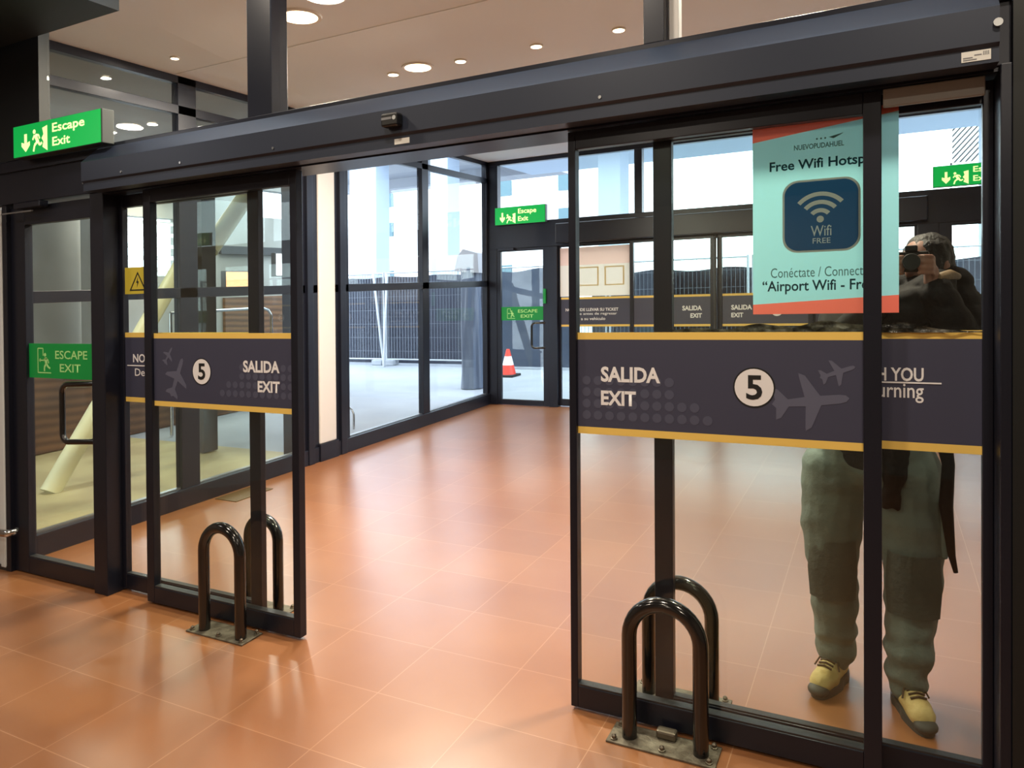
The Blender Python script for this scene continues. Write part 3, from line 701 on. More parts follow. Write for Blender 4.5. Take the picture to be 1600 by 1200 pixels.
# ================================================================== HOOP BOLLARDS
def hoop_bollard(x0, x1, y, label, plate, zt=0.555):
    t = thing('hoop_bollard', (0.5 * (x0 + x1), y, 0), label, 'bollard', 'black hoop bollards guarding the sliding doors')
    r = 0.0275; R_ = 0.5 * (x1 - x0); cx = 0.5 * (x0 + x1); zc = zt - r - R_
    pts = [(x0, y, 0.006), (x0, y, zc * 0.5), (x0, y, zc)]
    for k in range(1, 16):
        a = PI - PI * k / 16; pts.append((cx + R_ * math.cos(a), y, zc + R_ * math.sin(a)))
    pts += [(x1, y, zc), (x1, y, zc * 0.5), (x1, y, 0.006)]
    mb = MB(); mb.tube(pts, r, 20); mb.build('hoop', 'bollard', t, smooth=True)
    px0, px1, py0, py1 = plate
    mb = MB(); mb.box(px0, px1, py0, py1, 0.0, 0.008, 0.002); mb.build('base_plate', 'plate', t)
    for bx, by in ((px0 + 0.025, py0 + 0.02), (px1 - 0.025, py0 + 0.02), (px0 + 0.025, py1 - 0.015), (px1 - 0.025, py1 - 0.015), (cx, py0 + 0.022)):
        mb = MB(); mb.lathe((bx, by, 0.008), [(0.013, 0), (0.013, 0.004), (0.009, 0.005), (0.009, 0.013), (0.004, 0.018), (0, 0.018)], 8); mb.build('bolt', 'bolt', t)
    return t
hoop_bollard(-3.005, -2.757, -0.125, 'black hoop bollard on a bolted plate in front of the leaf by the escape door', (-3.085, -2.700, -0.172, -0.04))
hoop_bollard(-3.020, -2.812, 0.178, 'black hoop bollard behind the leaf by the escape door', (-3.09, -2.74, 0.115, 0.245), 0.505)
hb = hoop_bollard(-0.818, -0.560, -0.108, 'black hoop bollard on a bolted plate in front of the leaf with the poster', (-0.890, -0.500, -0.165, -0.04), 0.535)
mb = MB(); mb.box(-0.728, -0.655, -0.085, -0.045, 0.008, 0.038, 0.008); mb.build('floor_guide', 'bolt', hb, label='small steel door guide block')
hoop_bollard(-0.835, -0.585, 0.20, 'black hoop bollard behind the leaf with the poster', (-0.90, -0.52, 0.135, 0.27), 0.495)

mb = MB(); mb.box(-4.86, -4.62, 1.55, 1.95, 0.0, 0.006, 0.002)
mb.build('floor_hatch', 'grate', origin=(-4.74, 1.75, 0), label='square metal floor hatch beside the long glass wall', cat='floor hatch')

# ================================================================== CEILING LAMPS
def downlight(x, y, z, r, label, power, size=None, name='ceiling_lamp', group='round lamps in the beige ceiling', trim=True, warm=(1.0, 0.86, 0.67)):
    t = thing(name, (x, y, z), label, 'ceiling lamp', group)
    mb = MB(); mb.lathe((x, y, z), [(r * 0.86, -0.002), (r * 0.9, -0.012), (r * 1.08, -0.012), (r * 1.1, -0.004), (r * 1.1, 0.0)], 32); mb.build('trim_ring', 'lamp_trim', t, smooth=True)
    mb = MB(); mb.lathe((x, y, z), [(0, -0.013), (r * 0.6, -0.013), (r * 0.86, -0.0125)], 32); mb.build('diffuser', 'lamp', t, smooth=True)
    if power > 0:
        ld = bpy.data.lights.new(name + '_light', 'AREA'); ld.shape = 'DISK'; ld.size = 2 * r; ld.energy = power; ld.color = warm
        lo = bpy.data.objects.new(name + '_light', ld); COL.objects.link(lo); lo.parent = t; lo.location = (0, 0, -0.03 )
    return t
downlight(-3.25, 0.85, 3.4, 0.125, 'large round lamp in the beige ceiling closest to the near doors', VEST_POWER * 2)
downlight(-3.23, 2.13, 3.4, 0.115, 'large round lamp in the row of small lamps in the beige ceiling', VEST_POWER * 2)
downlight(-0.35, 0.95, 3.4, 0.12, 'large round lamp in the beige ceiling over the person', VEST_POWER * 2)
for x, lb in ((-3.50, 'small round lamp beside the large lamp in the row, on the glass wall side'), (-2.87, 'second small round lamp along the row from the glass wall'), (-2.23, 'third small round lamp along the row from the glass wall'), (-1.605, 'fourth small round lamp along the row, farthest from the glass wall')):
    downlight(x, 2.18, 3.4, 0.045, lb, VEST_POWER * 0.5)
downlight(-4.56, 0.98, 3.4, 0.03, 'tiny round lamp in the beige ceiling near the glass wall', VEST_POWER * 0.2)
for k, (x, y) in enumerate(((-3.2, -1.0), (-1.4, -1.4), (0.4, -1.3), (-4.3, -4.2), (-1.8, -4.2), (0.8, -4.2), (-1.8, -6.8))):
    downlight(x, y, 3.73, 0.14, 'warm round lamp in the dark hall ceiling', HALL_POWER, group='round lamps in the dark hall ceiling')

downlight(-5.2, -1.7, 3.2, 0.12, 'added round fill lamp under the black soffit box by the escape door', 10, group='round lamps in the dark hall ceiling', warm=(1, 0.97, 0.94))  # added fill lamp, out of view, brightens the white wall panel
# ================================================================== OUTSIDE: beside the long glass wall
mb = MB(); mb.box(-9.98, XW - 0.1, -3.0, 5.6, 3.42, 3.6); mb.build('roof_side', 'grey_wall', label='grey roof slab over the side passage', cat='roof', kind='structure')
mb = MB(); mb.box(-10.2, -10.0, -3.0, 4.3, 0, 3.7); mb.box(-10.2, -10.0, 4.3, 8.2, 0, 2.0); mb.box(-10.2, -10.0, 5.35, 6.9, 2.0, 3.7); mb.box(-10.2, -10.0, 4.3, 5.35, 2.9, 3.7); mb.box(-10.2, -10.0, 6.9, 8.2, 2.0, 3.05); mb.box(-10.2, -10.0, 6.9, 8.2, 3.55, 3.7); mb.box(-10.2, -10.0, 7.98, 8.2, 3.05, 3.55)
mb.build('wall_outside', 'grey_wall', label='grey wall across the side passage with openings to the sky', cat='wall', kind='structure')
t = thing('slat_bench_wall', (-8.2, 3, 0), 'low brown slatted barrier along the side passage', 'barrier')
mb = MB(); mb.box(-8.3, -8.2, -2.5, 7.0, 0.0, 0.92); mb.build('slat_panel', 'slat', t)
mb = MB(); mb.box(-8.34, -8.16, -2.5, 7.0, 0.92, 0.97, 0.01); mb.build('capping', 'frame_grey', t)
t = thing('tube_railing', (-7.6, 4, 0), 'thin steel tube railing with a rounded end in the side passage', 'railing')
mb = MB(); mb.tube([(-7.6, 3.3, 1.47), (-7.6, 4.75, 1.47), (-7.6, 4.86, 1.44), (-7.6, 4.92, 1.36), (-7.6, 4.93, 0.0)], 0.02, 10); mb.build('rail', 'chrome', t, smooth=True)
mb = MB(); mb.tube([(-7.6, 3.3, 0.0), (-7.6, 3.3, 1.47)], 0.02, 10); mb.build('post', 'chrome', t, smooth=True)
def brace(p0, p1, r, label):
    mb = MB(); mb.tube([p0, p1], r, 16); mb.build('steel_brace', 'brace', origin=p0, smooth=True, label=label, cat='brace', group='diagonal braces outside the long glass wall')
brace((-6.5, 1.20, -0.01), (-6.5, 2.68, 2.14), 0.085, 'cream diagonal steel brace rising from the paving behind the escape door')
brace((-6.6, 3.02, 2.17), (-6.6, 3.98, 3.33), 0.10, 'cream diagonal steel brace high up behind the sliding leaf with the bollards')
mb = MB(); mb.box(-6.62, -6.40, 2.75, 2.93, 0, 3.42); mb.build('column_outside', 'frame_grey', label='slim grey column where the diagonal braces meet', cat='column', kind='structure')
mb = MB(); mb.box(-9.7, -9.4, 3.55, 3.9, 0, 3.35); mb.build('column_outside', 'grey_wall', label='grey column at the far side of the side passage', cat='column', kind='structure')
t = thing('advert_panel', (-9.2, 5.75, 1.6), 'lit orange advertising panel across the side passage', 'advert')
mb = MB(); mb.box(-9.3, -9.2, 5.55, 6.05, 1.72, 2.05, 0.01); mb.build('case', 'frame_grey', t)
mb = MB(); mb.box(-9.2, -9.19, 5.57, 6.03, 1.74, 2.03); mb.build('lit_face', 'ad_orange', t)
t = thing('wall_sign', (-9.2, 6.8, 1.9), 'small lit white sign across the side passage', 'sign')
mb = MB(); mb.box(-9.3, -9.2, 6.62, 6.98, 1.95, 2.36, 0.01); mb.build('case', 'frame_grey', t)
mb = MB(); mb.box(-9.2, -9.19, 6.64, 6.96, 1.97, 2.34); mb.build('lit_face', 'ad_white', t)
for a, b, lb in ((4.32, 5.33, 'white window louvers in the opening of the grey wall'),):
    t = thing('window_louver', (-10.0, a, 2.0), lb, 'louver')
    for k in range(5):
        mb = MB(); mb.prism([(-10.1, 2.12 + 0.18 * k), (-9.96, 2.06 + 0.18 * k), (-9.96, 2.075 + 0.18 * k), (-10.1, 2.135 + 0.18 * k)], a, b, 'y'); mb.build('blade', 'louver', t)
for x, y, lb in ((-8.6, 4.55, 'round lamp under the side roof nearest the brace'), (-9.3, 4.5, 'round lamp under the side roof against the grey wall'), (-8.0, 5.0, 'round lamp at the open end of the side roof'), (-7.0, 1.2, 'round lamp under the side roof behind the escape door')):
    downlight(x, y, 3.42, 0.15, lb, SIDE_POWER, group='round lamps under the side roof', warm=(1, 0.92, 0.78))
mb = MB(); mb.box(-9.96, -9.9, 6.1, 7.9, 2.36, 2.50); mb.build('beam_outside', 'frame_grey', label='dark horizontal beam on the grey wall of the side passage', cat='beam', kind='structure')
mb = MB(); mb.box(-9.99, -9.93, 6.2, 8.2, 0, 1.62); mb.build('wall_cladding', 'slat', label='brown cladding low on the grey wall of the side passage', cat='wall', kind='structure')
# bike rack hoops
t = thing('cycle_rack', (-5.75, 4.2, 0), 'small steel cycle rack hoops on the pale paving by the glass wall', 'cycle rack')
for dy in (0.0, 0.14):
    pts = [(-5.95, 4.15 + dy, 0)] + [(-5.80 + 0.15 * math.cos(PI - PI * k / 10), 4.15 + dy, 0.16 + 0.12 * math.sin(PI - PI * k / 10)) for k in range(11)] + [(-5.65, 4.15 + dy, 0)]
    mb = MB(); mb.tube(pts, 0.014, 10); mb.build('hoop', 'chrome', t, smooth=True)

# ================================================================== OUTSIDE: beyond the far doors
YFN = 10.5
def fence_panel(x0, x1, y, cloth, label, skew=0.0):
    t = thing('fence_panel', (0.5 * (x0 + x1), y, 0), label, 'fence', 'temporary mesh fence panels beyond the far doors')
    for x in (x0 + 0.03, x1 - 0.03):
        mb = MB(); mb.tube([(x, y, 0.0), (x, y, 2.05)], 0.024, 10); mb.build('post', 'galv', t, smooth=True)
    for z in (0.12, 2.02):
        mb = MB(); mb.tube([(x0 + 0.03, y, z), (x1 - 0.03, y, z)], 0.018, 8); mb.build('rail', 'galv', t, smooth=True)
    mb = MB(); mb.box(x0 + 0.03, x1 - 0.03, y - 0.004, y + 0.004, 0.12, 2.02); mb.build('wire_mesh', 'wire', t)
    for x in (x0, x1 - 0.30):
        mb = MB(); mb.box(x, x + 0.28, y - 0.12, y + 0.12, -0.01, 0.11, 0.02); mb.build('foot_block', 'concrete', t)
    return t
xs = [-15.0, -12.4, -9.8, -7.2, -4.6, -2.0, 0.6, 3.2, 5.8]
fl = ['mesh fence panel at the outer end beyond the glass wall', 'second mesh fence panel beyond the glass wall', 'mesh fence panel seen through the glass wall next to the wrapped post', 'mesh fence panel behind the far escape door with the cone',
      'mesh fence panel behind the orange poster', 'mesh fence panel behind the closed far sliding leaves', 'mesh fence panel behind the wifi poster', 'mesh fence panel behind the second far escape door']
for i in range(8): fence_panel(xs[i], xs[i + 1] - 0.02, YFN + 0.02 * (i % 2), True, fl[i])
def cloth(x0, x1, y, z0, z1, name, m, label, amp=0.05, sag=0.1, seed=0.0):
    bm = bmesh.new(); nx, nz = int((x1 - x0) * 14) + 6, 30; G = []
    for i in range(nx + 1):
        row = []
        for j in range(nz + 1):
            u, v = i / nx, j / nz; x = x0 + u * (x1 - x0)
            zt = z1 - sag * (0.5 - 0.5 * math.cos(2 * PI * ((x - x0) / 1.3 % 1)))
            z = z0 + (zt - z0) * v
            yy = y - 0.04 + amp * 0.6 * noise.noise(Vector((x * 1.1, z * 1.3, seed))) + 0.22 * amp * noise.noise(Vector((x * 3.5 + z * 1.5, z * 4.5, seed + 5)))
            row.append(bm.verts.new((x, yy, z)))
        G.append(row)
    for i in range(nx):
        for j in range(nz): bm.faces.new((G[i][j], G[i + 1][j], G[i + 1][j + 1], G[i][j + 1]))
    bmesh.ops.solidify(bm, geom=bm.faces, thickness=0.004)
    mb = MB(); mb.bm.free(); mb.bm = bm
    return mb.build(name, m, origin=(0.5 * (x0 + x1), y, z0), smooth=True, label=label, cat='shade cloth')
cloth(-7.15, -5.2, YFN - 0.22, 0.05, 1.98, 'shade_cloth', 'tarp2', 'creased blue shade cloth hanging behind the far escape door', 0.10, 0.06)
cloth(-15.0, -7.25, YFN + 0.22, 0.02, 1.95, 'shade_cloth', 'tarp', 'long dark shade cloth behind the mesh fence beyond the glass wall', 0.05, 0.03, 2.0)
cloth(-5.0, 5.8, YFN + 0.24, 0.02, 1.86, 'shade_cloth', 'tarp', 'long dark shade cloth behind the mesh fence beyond the closed far doors', 0.08, 0.05, 4.0)
# leaning pair of poles
mb = MB(); mb.tube([(-9.62, 10.2, 0), (-9.95, 10.28, 2.05)], 0.03, 10); mb.build('scaffold_pole', 'galv', origin=(-9.62, 10.2, 0), smooth=True, label='leaning galvanised pole in front of the mesh fence', cat='pole')
mb = MB(); mb.tube([(-9.55, 10.1, 0), (-9.58, 10.28, 2.0)], 0.03, 10); mb.build('scaffold_pole', 'galv', origin=(-9.55, 10.1, 0), smooth=True, label='upright galvanised pole beside the leaning pole', cat='pole')
# post wrapped in plastic
t = thing('wrapped_post', (-6.0, 7.75, 0), 'tall post wrapped in blue-grey plastic just outside the glass wall corner', 'wrapped post')
bm = bmesh.new(); seg, rows = 40, 40; G = []
for j in range(rows + 1):
    v = j / rows; z = 1.98 * v; rr = 0.185 - 0.03 * v + 0.05 * max(0, 0.25 - v)
    G.append([bm.verts.new((-6.0 + (rr + 0.035 * noise.noise(Vector((math.cos(2 * PI * k / seg) * 2.4, math.sin(2 * PI * k / seg) * 2.4, z * 1.1)))) * math.cos(2 * PI * k / seg),
                            7.75 + (rr + 0.035 * noise.noise(Vector((math.cos(2 * PI * k / seg) * 2.4, math.sin(2 * PI * k / seg) * 2.4, z * 1.1)))) * math.sin(2 * PI * k / seg), z)) for k in range(seg)])
for j in range(rows):
    for k in range(seg): bm.faces.new((G[j][k], G[j][(k + 1) % seg], G[j + 1][(k + 1) % seg], G[j + 1][k]))
bm.faces.new(G[-1]); bm.faces.new(list(reversed(G[0])))
mb = MB(); mb.bm.free(); mb.bm = bm; mb.build('plastic_wrap', 'tarp2', t, smooth=True)
mb = MB(); mb.prism([(-6.24, 1.92), (-5.78, 1.88), (-5.80, 2.20), (-6.08, 2.28), (-6.18, 2.16)], 7.6, 7.9, 'y'); mb.build('cloth_top', 'tarp3', t, label='pale cloth folded over the top')
# cone
t = thing('traffic_cone', (-6.12, 9.28, 0), 'red and white traffic cone outside the far escape door', 'traffic cone')
mb = MB(); mb.box(-6.30, -5.94, 9.10, 9.46, -0.012, 0.03, 0.012); mb.build('base', 'rubber', t)
mb = MB(); mb.lathe((-6.12, 9.28, 0.03), [(0.145, 0), (0.105, 0.17)], 24); mb.build('body', 'cone', t, smooth=True)
mb = MB(); mb.lathe((-6.12, 9.28, 0.2), [(0.105, 0), (0.064, 0.16)], 24); mb.build('reflective_band', 'cone_white', t, smooth=True)
mb = MB(); mb.lathe((-6.12, 9.28, 0.36), [(0.064, 0), (0.03, 0.13), (0.0, 0.13)], 24); mb.build('tip', 'cone', t, smooth=True)
# canopy: columns, beams, slab
for x0, x1, y, lb in ((-12.82, -11.93, 13.0, 'wide blue-grey concrete column beyond the fence, seen through the glass wall'), (-10.22, -9.70, 13.0, 'blue-grey concrete column between the glass wall mullion and the wrapped post'),
                      (-5.35, -4.85, 12.0, 'blue-grey concrete column above the orange poster'), (1.6, 2.2, 12.5, 'blue-grey concrete column behind the second far escape door')):
    mb = MB(); mb.box(x0, x1, y, y + 0.6, -0.05, 5.2, 0.02); mb.build('column_concrete', 'conc_col', label=lb, cat='column', kind='structure')
mb = MB(); mb.box(-16, -8.25, 12.9, 17.5, 5.2, 5.7); mb.box(-16, -8.25, 16.6, 17.5, 4.9, 5.2); mb.build('canopy_slab', 'soffit', label='grey concrete canopy slab outside beyond the glass wall', cat='canopy', kind='structure')
mb = MB(); mb.box(-8.2, 8, 11.0, 14.8, 4.55, 5.6); mb.build('canopy_slab', 'conc_col', label='blue-grey canopy slab outside above the far doors', cat='canopy', kind='structure')
# white building beyond
t = thing('building', (-20, 26, 0), 'bright white building beyond the fence seen through the glass wall', 'building')
mb = MB(); mb.box(-30, -9, 26, 32, 0, 9.5); mb.build('wall', 'bldg', t)
for k, x in enumerate((-24.6, -21.55, -18.5, -15.2, -12.2)):
    for z in (1.9, 4.2, 5.6):
        mb = MB(); mb.box(x, x + 0.75, 25.9, 26.02, z, z + 0.65); mb.build('window', 'pane_dark', t)
# lattice stair tower at right
t = thing('lattice_screen', (2.05, 20, 0), 'white diagonal slatted screen beyond the second far escape door', 'screen')
mb = MB()
for z in (4.45, 5.75): mb.box(1.66, 2.46, 20, 20.06, z, z + 0.05)
for x in (1.66, 2.41): mb.box(x, x + 0.05, 20, 20.06, -0.05, 5.8)
mb.build('screen_frame', 'bldg', t)
for k in range(13):
    q = -1.1 + 0.13 * k
    xa = max(1.68, 1.68 + q); za = 4.5 + max(0, -q) * 1.15
    xb = min(2.43, xa + (5.75 - za) / 1.15); zb = za + (xb - xa) * 1.15
    if xb - xa > 0.06:
        mb = MB(); mb.tube([(xa, 20.03, za), (xb, 20.03, zb)], 0.024, 6); mb.build('slat', 'frame_grey', t)

# ================================================================== PERSON
def capsule(bm, a, b, ra, rb, seg=14):
    a, b = Vector(a), Vector(b); d = b - a; L = d.length
    if L < 1e-6: d = Vector((0, 0, 1)); L = 0.0
    else: d = d / L
    n = d.orthogonal().normalized(); c = d.cross(n); rings = []
    for k in range(-4, 1):
        t_ = k / 4 * PI / 2; rings.append((a + d * (ra * math.sin(t_)), ra * math.cos(t_)))
    for k in range(0, 5):
        t_ = k / 4 * PI / 2; rings.append((b + d * (rb * math.sin(t_)), rb * math.cos(t_)))
    V = []
    for p, r in rings:
        if r < 1e-5: V.append([bm.verts.new(p)])
        else: V.append([bm.verts.new(p + (n * math.cos(2 * PI * k / seg) + c * math.sin(2 * PI * k / seg)) * r) for k in range(seg)])
    for i in range(len(V) - 1):
        A, B = V[i], V[i + 1]
        for k in range(seg):
            k2 = (k + 1) % seg
            if len(A) == 1: bm.faces.new((A[0], B[k], B[k2])) if len(B) > 1 else None
            elif len(B) == 1: bm.faces.new((A[k2], A[k], B[0]))
            else: bm.faces.new((A[k], B[k], B[k2], A[k2]))
def ellip(bm, c, r, rot=None):
    ret = bmesh.ops.create_uvsphere(bm, u_segments=20, v_segments=14, radius=1.0)
    Mx = Matrix.Translation(Vector(c)) @ (rot.to_4x4() if rot else Matrix.Identity(4)) @ Matrix.Diagonal((*r, 1))
    bmesh.ops.transform(bm, matrix=Mx, verts=ret['verts'])
def blob(name, caps, ells, voxel, m, parent, smooth_it=4, disp=None, cut=None, **kw):
    """one continuous skin grown over tapered limbs and ellipsoids"""
    bm = bmesh.new()
    for c in caps: capsule(bm, *c)
    for e in ells: ellip(bm, *e)
    bmesh.ops.recalc_face_normals(bm, faces=bm.faces)
    me = bpy.data.meshes.new(name); bm.to_mesh(me); bm.free()
    ob = bpy.data.objects.new(name, me); COL.objects.link(ob)
    r = ob.modifiers.new('r', 'REMESH'); r.mode = 'VOXEL'; r.voxel_size = voxel
    s_ = ob.modifiers.new('s', 'SMOOTH'); s_.iterations = smooth_it; s_.factor = 0.5
    dg = bpy.context.evaluated_depsgraph_get(); dg.update()
    me2 = bpy.data.meshes.new_from_object(ob.evaluated_get(dg))
    bpy.data.objects.remove(ob); bpy.data.meshes.remove(me)
    bm = bmesh.new(); bm.from_mesh(me2); bm.normal_update()
    if disp:
        moves = [(v, v.normal * disp(v.co)) for v in bm.verts]
        for v, d in moves: v.co += d
    if cut:
        for co, no in cut:
            g = bm.verts[:] + bm.edges[:] + bm.faces[:]
            bmesh.ops.bisect_plane(bm, geom=g, plane_co=co, plane_no=no, clear_outer=True)
    bpy.data.meshes.remove(me2)
    mb = MB(); mb.bm.free(); mb.bm = bm
    return mb.build(name, m, parent, smooth=True, **kw)

PX, PY = 0.0, 0.50
person = thing('person', (PX, PY, 0), 'person in a black jacket and grey-green trousers behind the glass panel, raising a camera', 'person')
# limbs of the body: hips, knees, ankles
hipR, kneeR, ankR = (-0.135, 0.55, 0.90), (-0.172, 0.535, 0.50), (-0.168, 0.60, 0.10)
hipL, kneeL, ankL = (0.055, 0.55, 0.90), (0.105, 0.48, 0.50), (0.088, 0.50, 0.10)
neck, headc = (0.140, 0.575, 1.61), (0.153, 0.565, 1.68)
shR, shL = (-0.115, 0.56, 1.56), (0.255, 0.56, 1.55)
elR, elL = (-0.17, 0.40, 1.34), (0.315, 0.42, 1.29)
wrR, wrL = (0.03, 0.36, 1.625), (0.165, 0.375, 1.625)
caps = [(hipR, kneeR, 0.085, 0.058), (kneeR, ankR, 0.056, 0.038), (hipL, kneeL, 0.085, 0.058), (kneeL, ankL, 0.056, 0.038),
        ((-0.04, 0.55, 0.95), (0.04, 0.57, 1.25), 0.13, 0.125), ((0.04, 0.57, 1.25), (0.08, 0.57, 1.45), 0.125, 0.13), (shR, shL, 0.06, 0.06),
        (shR, elR, 0.05, 0.04), (elR, wrR, 0.04, 0.027), (shL, elL, 0.05, 0.04), (elL, wrL, 0.04, 0.027), ((0.08, 0.57, 1.48), neck, 0.062, 0.055), (neck, headc, 0.055, 0.07),
        ((-0.168, 0.60, 0.09), (-0.19, 0.53, 0.055), 0.034, 0.022), ((0.088, 0.50, 0.09), (0.112, 0.43, 0.055), 0.034, 0.022)]
# head: skull, jaw, nose, ears, brow - looking towards the camera it holds
hd = Vector((-0.62, -0.78, -0.10)).normalized(); sd = hd.cross(Vector((0, 0, 1))).normalized(); ud = sd.cross(hd)
HC = Vector((0.155, 0.56, 1.692))
def H(f_, s_, u_): return HC + hd * f_ + sd * s_ + ud * u_
rotH = Matrix((sd, hd, ud)).transposed()
ells = [(H(0, 0, 0.012), (0.074, 0.092, 0.098), rotH), (H(0.035, 0, -0.055), (0.052, 0.055, 0.055), rotH), (H(0.078, 0, -0.085), (0.022, 0.018, 0.016), rotH),
        (H(0.098, 0, -0.022), (0.012, 0.018, 0.022), rotH), (H(0.080, 0, 0.018), (0.05, 0.018, 0.012), rotH), (H(0.085, 0, -0.055), (0.024, 0.010, 0.008), rotH),
        (H(-0.005, 0.078, -0.012), (0.010, 0.020, 0.030), rotH), (H(-0.005, -0.078, -0.012), (0.010, 0.020, 0.030), rotH)]
# hands: palm, four fingers of different lengths closing on the camera, thumb from the side of the palm
CAMC = Vector((0.098, 0.345, 1.700))
def hand(wr, side):
    wr = Vector(wr); out = []
    pal = CAMC + Vector((side * 0.066, 0.022, -0.035))
    out.append((tuple(wr), tuple(pal), 0.026, 0.024))
    for i, (ln, dz) in enumerate(((0.030, 0.032), (0.034, 0.012), (0.032, -0.008), (0.026, -0.026))):
        k0 = pal + Vector((side * 0.004, -0.016, dz + 0.012))
        k1 = k0 + Vector((-side * 0.006, -ln, 0.006)); k2 = k1 + Vector((-side * 0.024, -0.012, 0.002)); k3 = k2 + Vector((-side * 0.016, 0.002, 0))
        out += [(tuple(pal + Vector((0, 0, dz * 0.6))), tuple(k0), 0.013, 0.0098), (tuple(k0), tuple(k1), 0.0095, 0.0088), (tuple(k1), tuple(k2), 0.0088, 0.0082), (tuple(k2), tuple(k3), 0.0080, 0.0072)]
    t0 = pal + Vector((-side * 0.008, 0.012, -0.012)); t1 = t0 + Vector((-side * 0.022, 0.014, 0.018)); t2 = t1 + Vector((-side * 0.020, 0.004, 0.016))
    out += [(tuple(pal), tuple(t0), 0.014, 0.012), (tuple(t0), tuple(t1), 0.0115, 0.0105), (tuple(t1), tuple(t2), 0.0100, 0.0085)]
    return out
caps += hand(wrR, -1) + hand(wrL, 1)
blob('body', caps, ells, 0.0058, 'skin', person, 3)
for s_ in (-1, 1):
    mb = MB(); ellip(mb.bm, H(0.082, s_ * 0.030, -0.002), (0.011, 0.009, 0.007), rotH); mb.build('eye', 'ink', person, smooth=True)
blob('hair', [], [(H(-0.018, 0, 0.030), (0.085, 0.098, 0.088), rotH), (H(-0.045, 0, -0.02), (0.080, 0.065, 0.085), rotH), (H(0.0, -0.05, 0.0), (0.035, 0.06, 0.06), rotH), (H(0.0, 0.05, 0.0), (0.035, 0.06, 0.06), rotH)], 0.008, 'hair', person, 2,
     disp=lambda co: 0.006 * noise.noise(co * 40))
# trousers
def fold(co):
    z = co.z
    return 0.010 * noise.noise(Vector((co.x * 7, co.y * 7, z * 16))) + 0.010 * math.sin(z * 62 + 3.0 * noise.noise(co * 9)) * max(0.0, 0.45 - z) * 1.6 + 0.006 * noise.noise(Vector((co.x * 20, co.y * 20, z * 9)))
tc_ = [((-0.160, 0.55, 0.90), (-0.178, 0.54, 0.66), 0.130, 0.112), ((-0.178, 0.54, 0.66), (-0.168, 0.53, 0.48), 0.112, 0.094), ((-0.168, 0.53, 0.48), (-0.166, 0.575, 0.24), 0.094, 0.084), ((-0.166, 0.575, 0.24), (-0.166, 0.592, 0.115), 0.084, 0.072),
       ((0.075, 0.55, 0.90), (0.105, 0.51, 0.66), 0.135, 0.115), ((0.105, 0.51, 0.66), (0.108, 0.48, 0.48), 0.115, 0.098), ((0.108, 0.48, 0.48), (0.096, 0.475, 0.24), 0.098, 0.086), ((0.096, 0.475, 0.24), (0.088, 0.492, 0.105), 0.086, 0.074),
       ((-0.10, 0.55, 0.97), (0.03, 0.55, 0.97), 0.145, 0.145), ((-0.05, 0.55, 0.95), (0.0, 0.56, 1.10), 0.15, 0.145)]
trs = blob('trousers', tc_, [], 0.0095, 'trousers', person, 4, disp=fold)
for (cx, cy, cz, rr), sd_ in (((-0.170, 0.535, 0.505, 0.104), -1), ((0.108, 0.482, 0.505, 0.108), 1)):
    bm = bmesh.new(); G = []
    for i in range(17):
        a = PI * 1.5 + (i - 8) / 8 * 1.05; row = []
        for j in range(11):
            z = cz - 0.115 + 0.23 * j / 10
            rr2 = rr + 0.010 - 0.010 * abs(j - 5) / 5 - (0.012 if i in (0, 16) else 0)
            row.append(bm.verts.new((cx + rr2 * math.cos(a), cy + rr2 * math.sin(a) - 0.10 * (0.5 - z) * 0, z)))
        G.append(row)
    for i in range(16):
        for j in range(10): bm.faces.new((G[i][j], G[i + 1][j], G[i + 1][j + 1], G[i][j + 1]))
    bmesh.ops.solidify(bm, geom=bm.faces, thickness=0.006)
    mb = MB(); mb.bm.free(); mb.bm = bm; mb.build('knee_patch', 'knee', trs, smooth=True, label='darker knee patch')
mb = MB(); mb.box(0.196, 0.222, 0.44, 0.60, 0.60, 0.80, 0.01); pk = mb.build('cargo_pocket', 'trousers', trs)
mb = MB(); mb.box(0.205, 0.232, 0.43, 0.61, 0.765, 0.82, 0.008); mb.build('pocket_flap', 'knee', pk)
# strap and glove hanging from the belt
mb = MB(); mb.tube([(0.205, 0.47, 1.06), (0.222, 0.45, 0.95), (0.214, 0.44, 0.80), (0.232, 0.44, 0.62), (0.245, 0.44, 0.56)], [0.03, 0.022, 0.024, 0.013, 0.008], 10); mb.build('belt_strap', 'jacket', person, smooth=True)
blob('glove', [((0.055, 0.405, 1.02), (0.045, 0.40, 0.90), 0.045, 0.042), ((0.045, 0.40, 0.90), (0.02, 0.40, 0.80), 0.036, 0.022), ((0.05, 0.40, 0.88), (0.055, 0.40, 0.79), 0.02, 0.014)], [], 0.007, 'jacket', person, 3, disp=lambda co: 0.004 * noise.noise(co * 40))
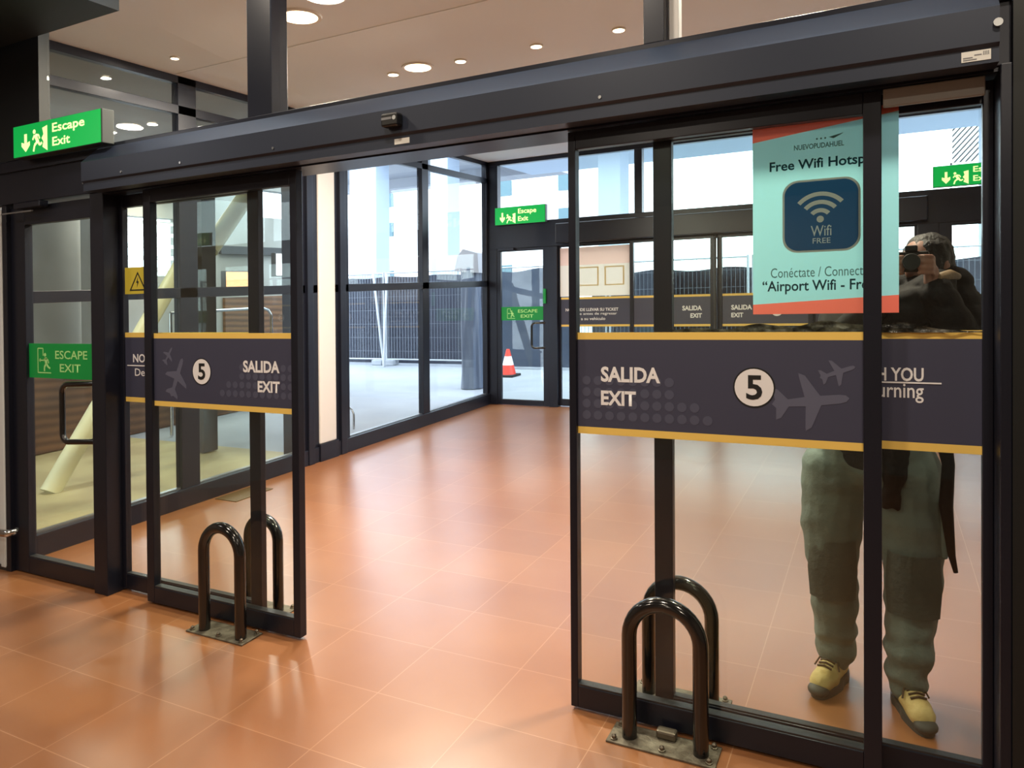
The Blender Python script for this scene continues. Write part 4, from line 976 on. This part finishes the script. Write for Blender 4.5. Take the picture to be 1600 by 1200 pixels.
# jacket: torso and sleeves, quilted
def quilt(co):
    return 0.007 * math.sqrt(abs(math.sin((co.z + 0.012 * noise.noise(co * 5)) * 45))) + 0.004 * noise.noise(co * 11)
jc = [((-0.03, 0.55, 1.02), (0.05, 0.57, 1.26), 0.175, 0.185), ((0.05, 0.57, 1.26), (0.09, 0.57, 1.44), 0.185, 0.165), ((-0.06, 0.56, 1.56), (0.225, 0.56, 1.59), 0.095, 0.092), ((-0.02, 0.56, 1.30), (0.16, 0.56, 1.30), 0.165, 0.175),
      ((-0.115, 0.56, 1.52), (-0.175, 0.40, 1.34), 0.092, 0.075), ((-0.175, 0.40, 1.34), (0.005, 0.37, 1.585), 0.072, 0.048), ((0.258, 0.55, 1.50), (0.30, 0.44, 1.31), 0.100, 0.082), ((0.30, 0.44, 1.31), (0.182, 0.38, 1.585), 0.080, 0.052),
      ((0.13, 0.575, 1.56), (0.185, 0.565, 1.655), 0.115, 0.062), ((0.08, 0.45, 1.52), (0.185, 0.44, 1.605), 0.085, 0.06), ((0.225, 0.55, 1.56), (0.325, 0.47, 1.38), 0.09, 0.08)]
jk = blob('jacket', jc, [], 0.009, 'jacket', person, 4, disp=quilt)
mb = MB(); mb.tube([(0.145, 0.375, 1.612), (0.185, 0.372, 1.634), (0.225, 0.42, 1.645), (0.255, 0.48, 1.64)], [0.012, 0.020, 0.022, 0.012], 12); mb.build('shoulder_highlight', 'jacket_lit', jk, smooth=True, label='tan strip painted as the highlight on the shoulder')  # tan strip stands in for light catching the shoulder
# boots
def boot(heel, toe, name):
    h, t_ = Vector((*heel, 0)), Vector((*toe, 0)); d = (t_ - h).normalized(); n = Vector((-d.y, d.x, 0)); L = (t_ - h).length
    def P(u, v, w): return h + d * (u * L) + n * v + Vector((0, 0, w))
    caps_ = [(P(0.18, 0, 0.085), P(0.17, 0, 0.15), 0.046, 0.048), (P(0.20, 0, 0.06), P(0.55, 0, 0.055), 0.046, 0.044), (P(0.55, 0, 0.055), P(0.82, 0, 0.048), 0.046, 0.044), (P(0.62, 0.012, 0.05), P(0.85, 0.004, 0.045), 0.040, 0.036), (P(0.25, 0, 0.10), P(0.62, 0, 0.068), 0.042, 0.036)]
    b = blob('boot', caps_, [], 0.006, 'boot', person, 4, disp=lambda co: 0.0025 * noise.noise(co * 30), label='tan boot with a dark sole')
    out = []
    for k in range(36):
        a = 2 * PI * k / 36; u = 0.5 + 0.53 * math.cos(a); wv = 0.050 * (1 - 0.10 * math.cos(a + 0.3)) * (0.92 if 0.25 < u < 0.5 else 1.03)
        q = P(u, wv * math.copysign(abs(math.sin(a)) ** 0.75, math.sin(a)), 0); out.append((q.x, q.y))
    mb = MB(); mb.prism(out, 0.0, 0.030, 'z'); mb.build('sole', 'sole', b)
    mb = MB(); ellip(mb.bm, P(0.935, 0, 0.030), (0.040, 0.040, 0.024)); mb.build('toe_cap', 'sole', b, smooth=True)
    mb = MB()
    for k in range(4):
        u = 0.50 + 0.065 * k; zt = (0.120, 0.112, 0.107, 0.102)[k]
        mb.tube([P(u, -0.028, zt - 0.010), P(u + 0.02, 0.0, zt), P(u, 0.028, zt - 0.010)], 0.0045, 6)
    mb.tube([P(0.52, 0, 0.120), P(0.54, 0.035, 0.108), P(0.60, 0.048, 0.080)], 0.0035, 6); mb.tube([P(0.52, 0, 0.120), P(0.55, -0.035, 0.108), P(0.62, -0.048, 0.080)], 0.0035, 6)
    mb.build('laces', 'lace', b, smooth=True)
boot((-0.145, 0.665), (-0.225, 0.425), 'boot')
boot((0.062, 0.575), (0.150, 0.320), 'boot')
# the camera in the hands
t = thing('camera_compact', tuple(CAMC), 'black camera held up in front of the face of the person', 'camera')
mb = MB(); mb.box(CAMC.x - 0.058, CAMC.x + 0.058, CAMC.y - 0.020, CAMC.y + 0.022, CAMC.z - 0.038, CAMC.z + 0.036, 0.008); mb.box(CAMC.x - 0.02, CAMC.x + 0.022, CAMC.y - 0.016, CAMC.y + 0.02, CAMC.z + 0.034, CAMC.z + 0.058, 0.006); mb.build('camera_body', 'camera_black', t)
mb = MB(); mb.tube([(CAMC.x, CAMC.y - 0.018, CAMC.z - 0.002), (CAMC.x, CAMC.y - 0.07, CAMC.z - 0.002)], [0.031, 0.028], 24); mb.build('lens', 'camera_black', t, smooth=True)
mb = MB(); mb.tube([(CAMC.x, CAMC.y - 0.0705, CAMC.z - 0.002), (CAMC.x, CAMC.y - 0.072, CAMC.z - 0.002)], 0.021, 20); mb.build('lens_glass', 'camera_black', t)
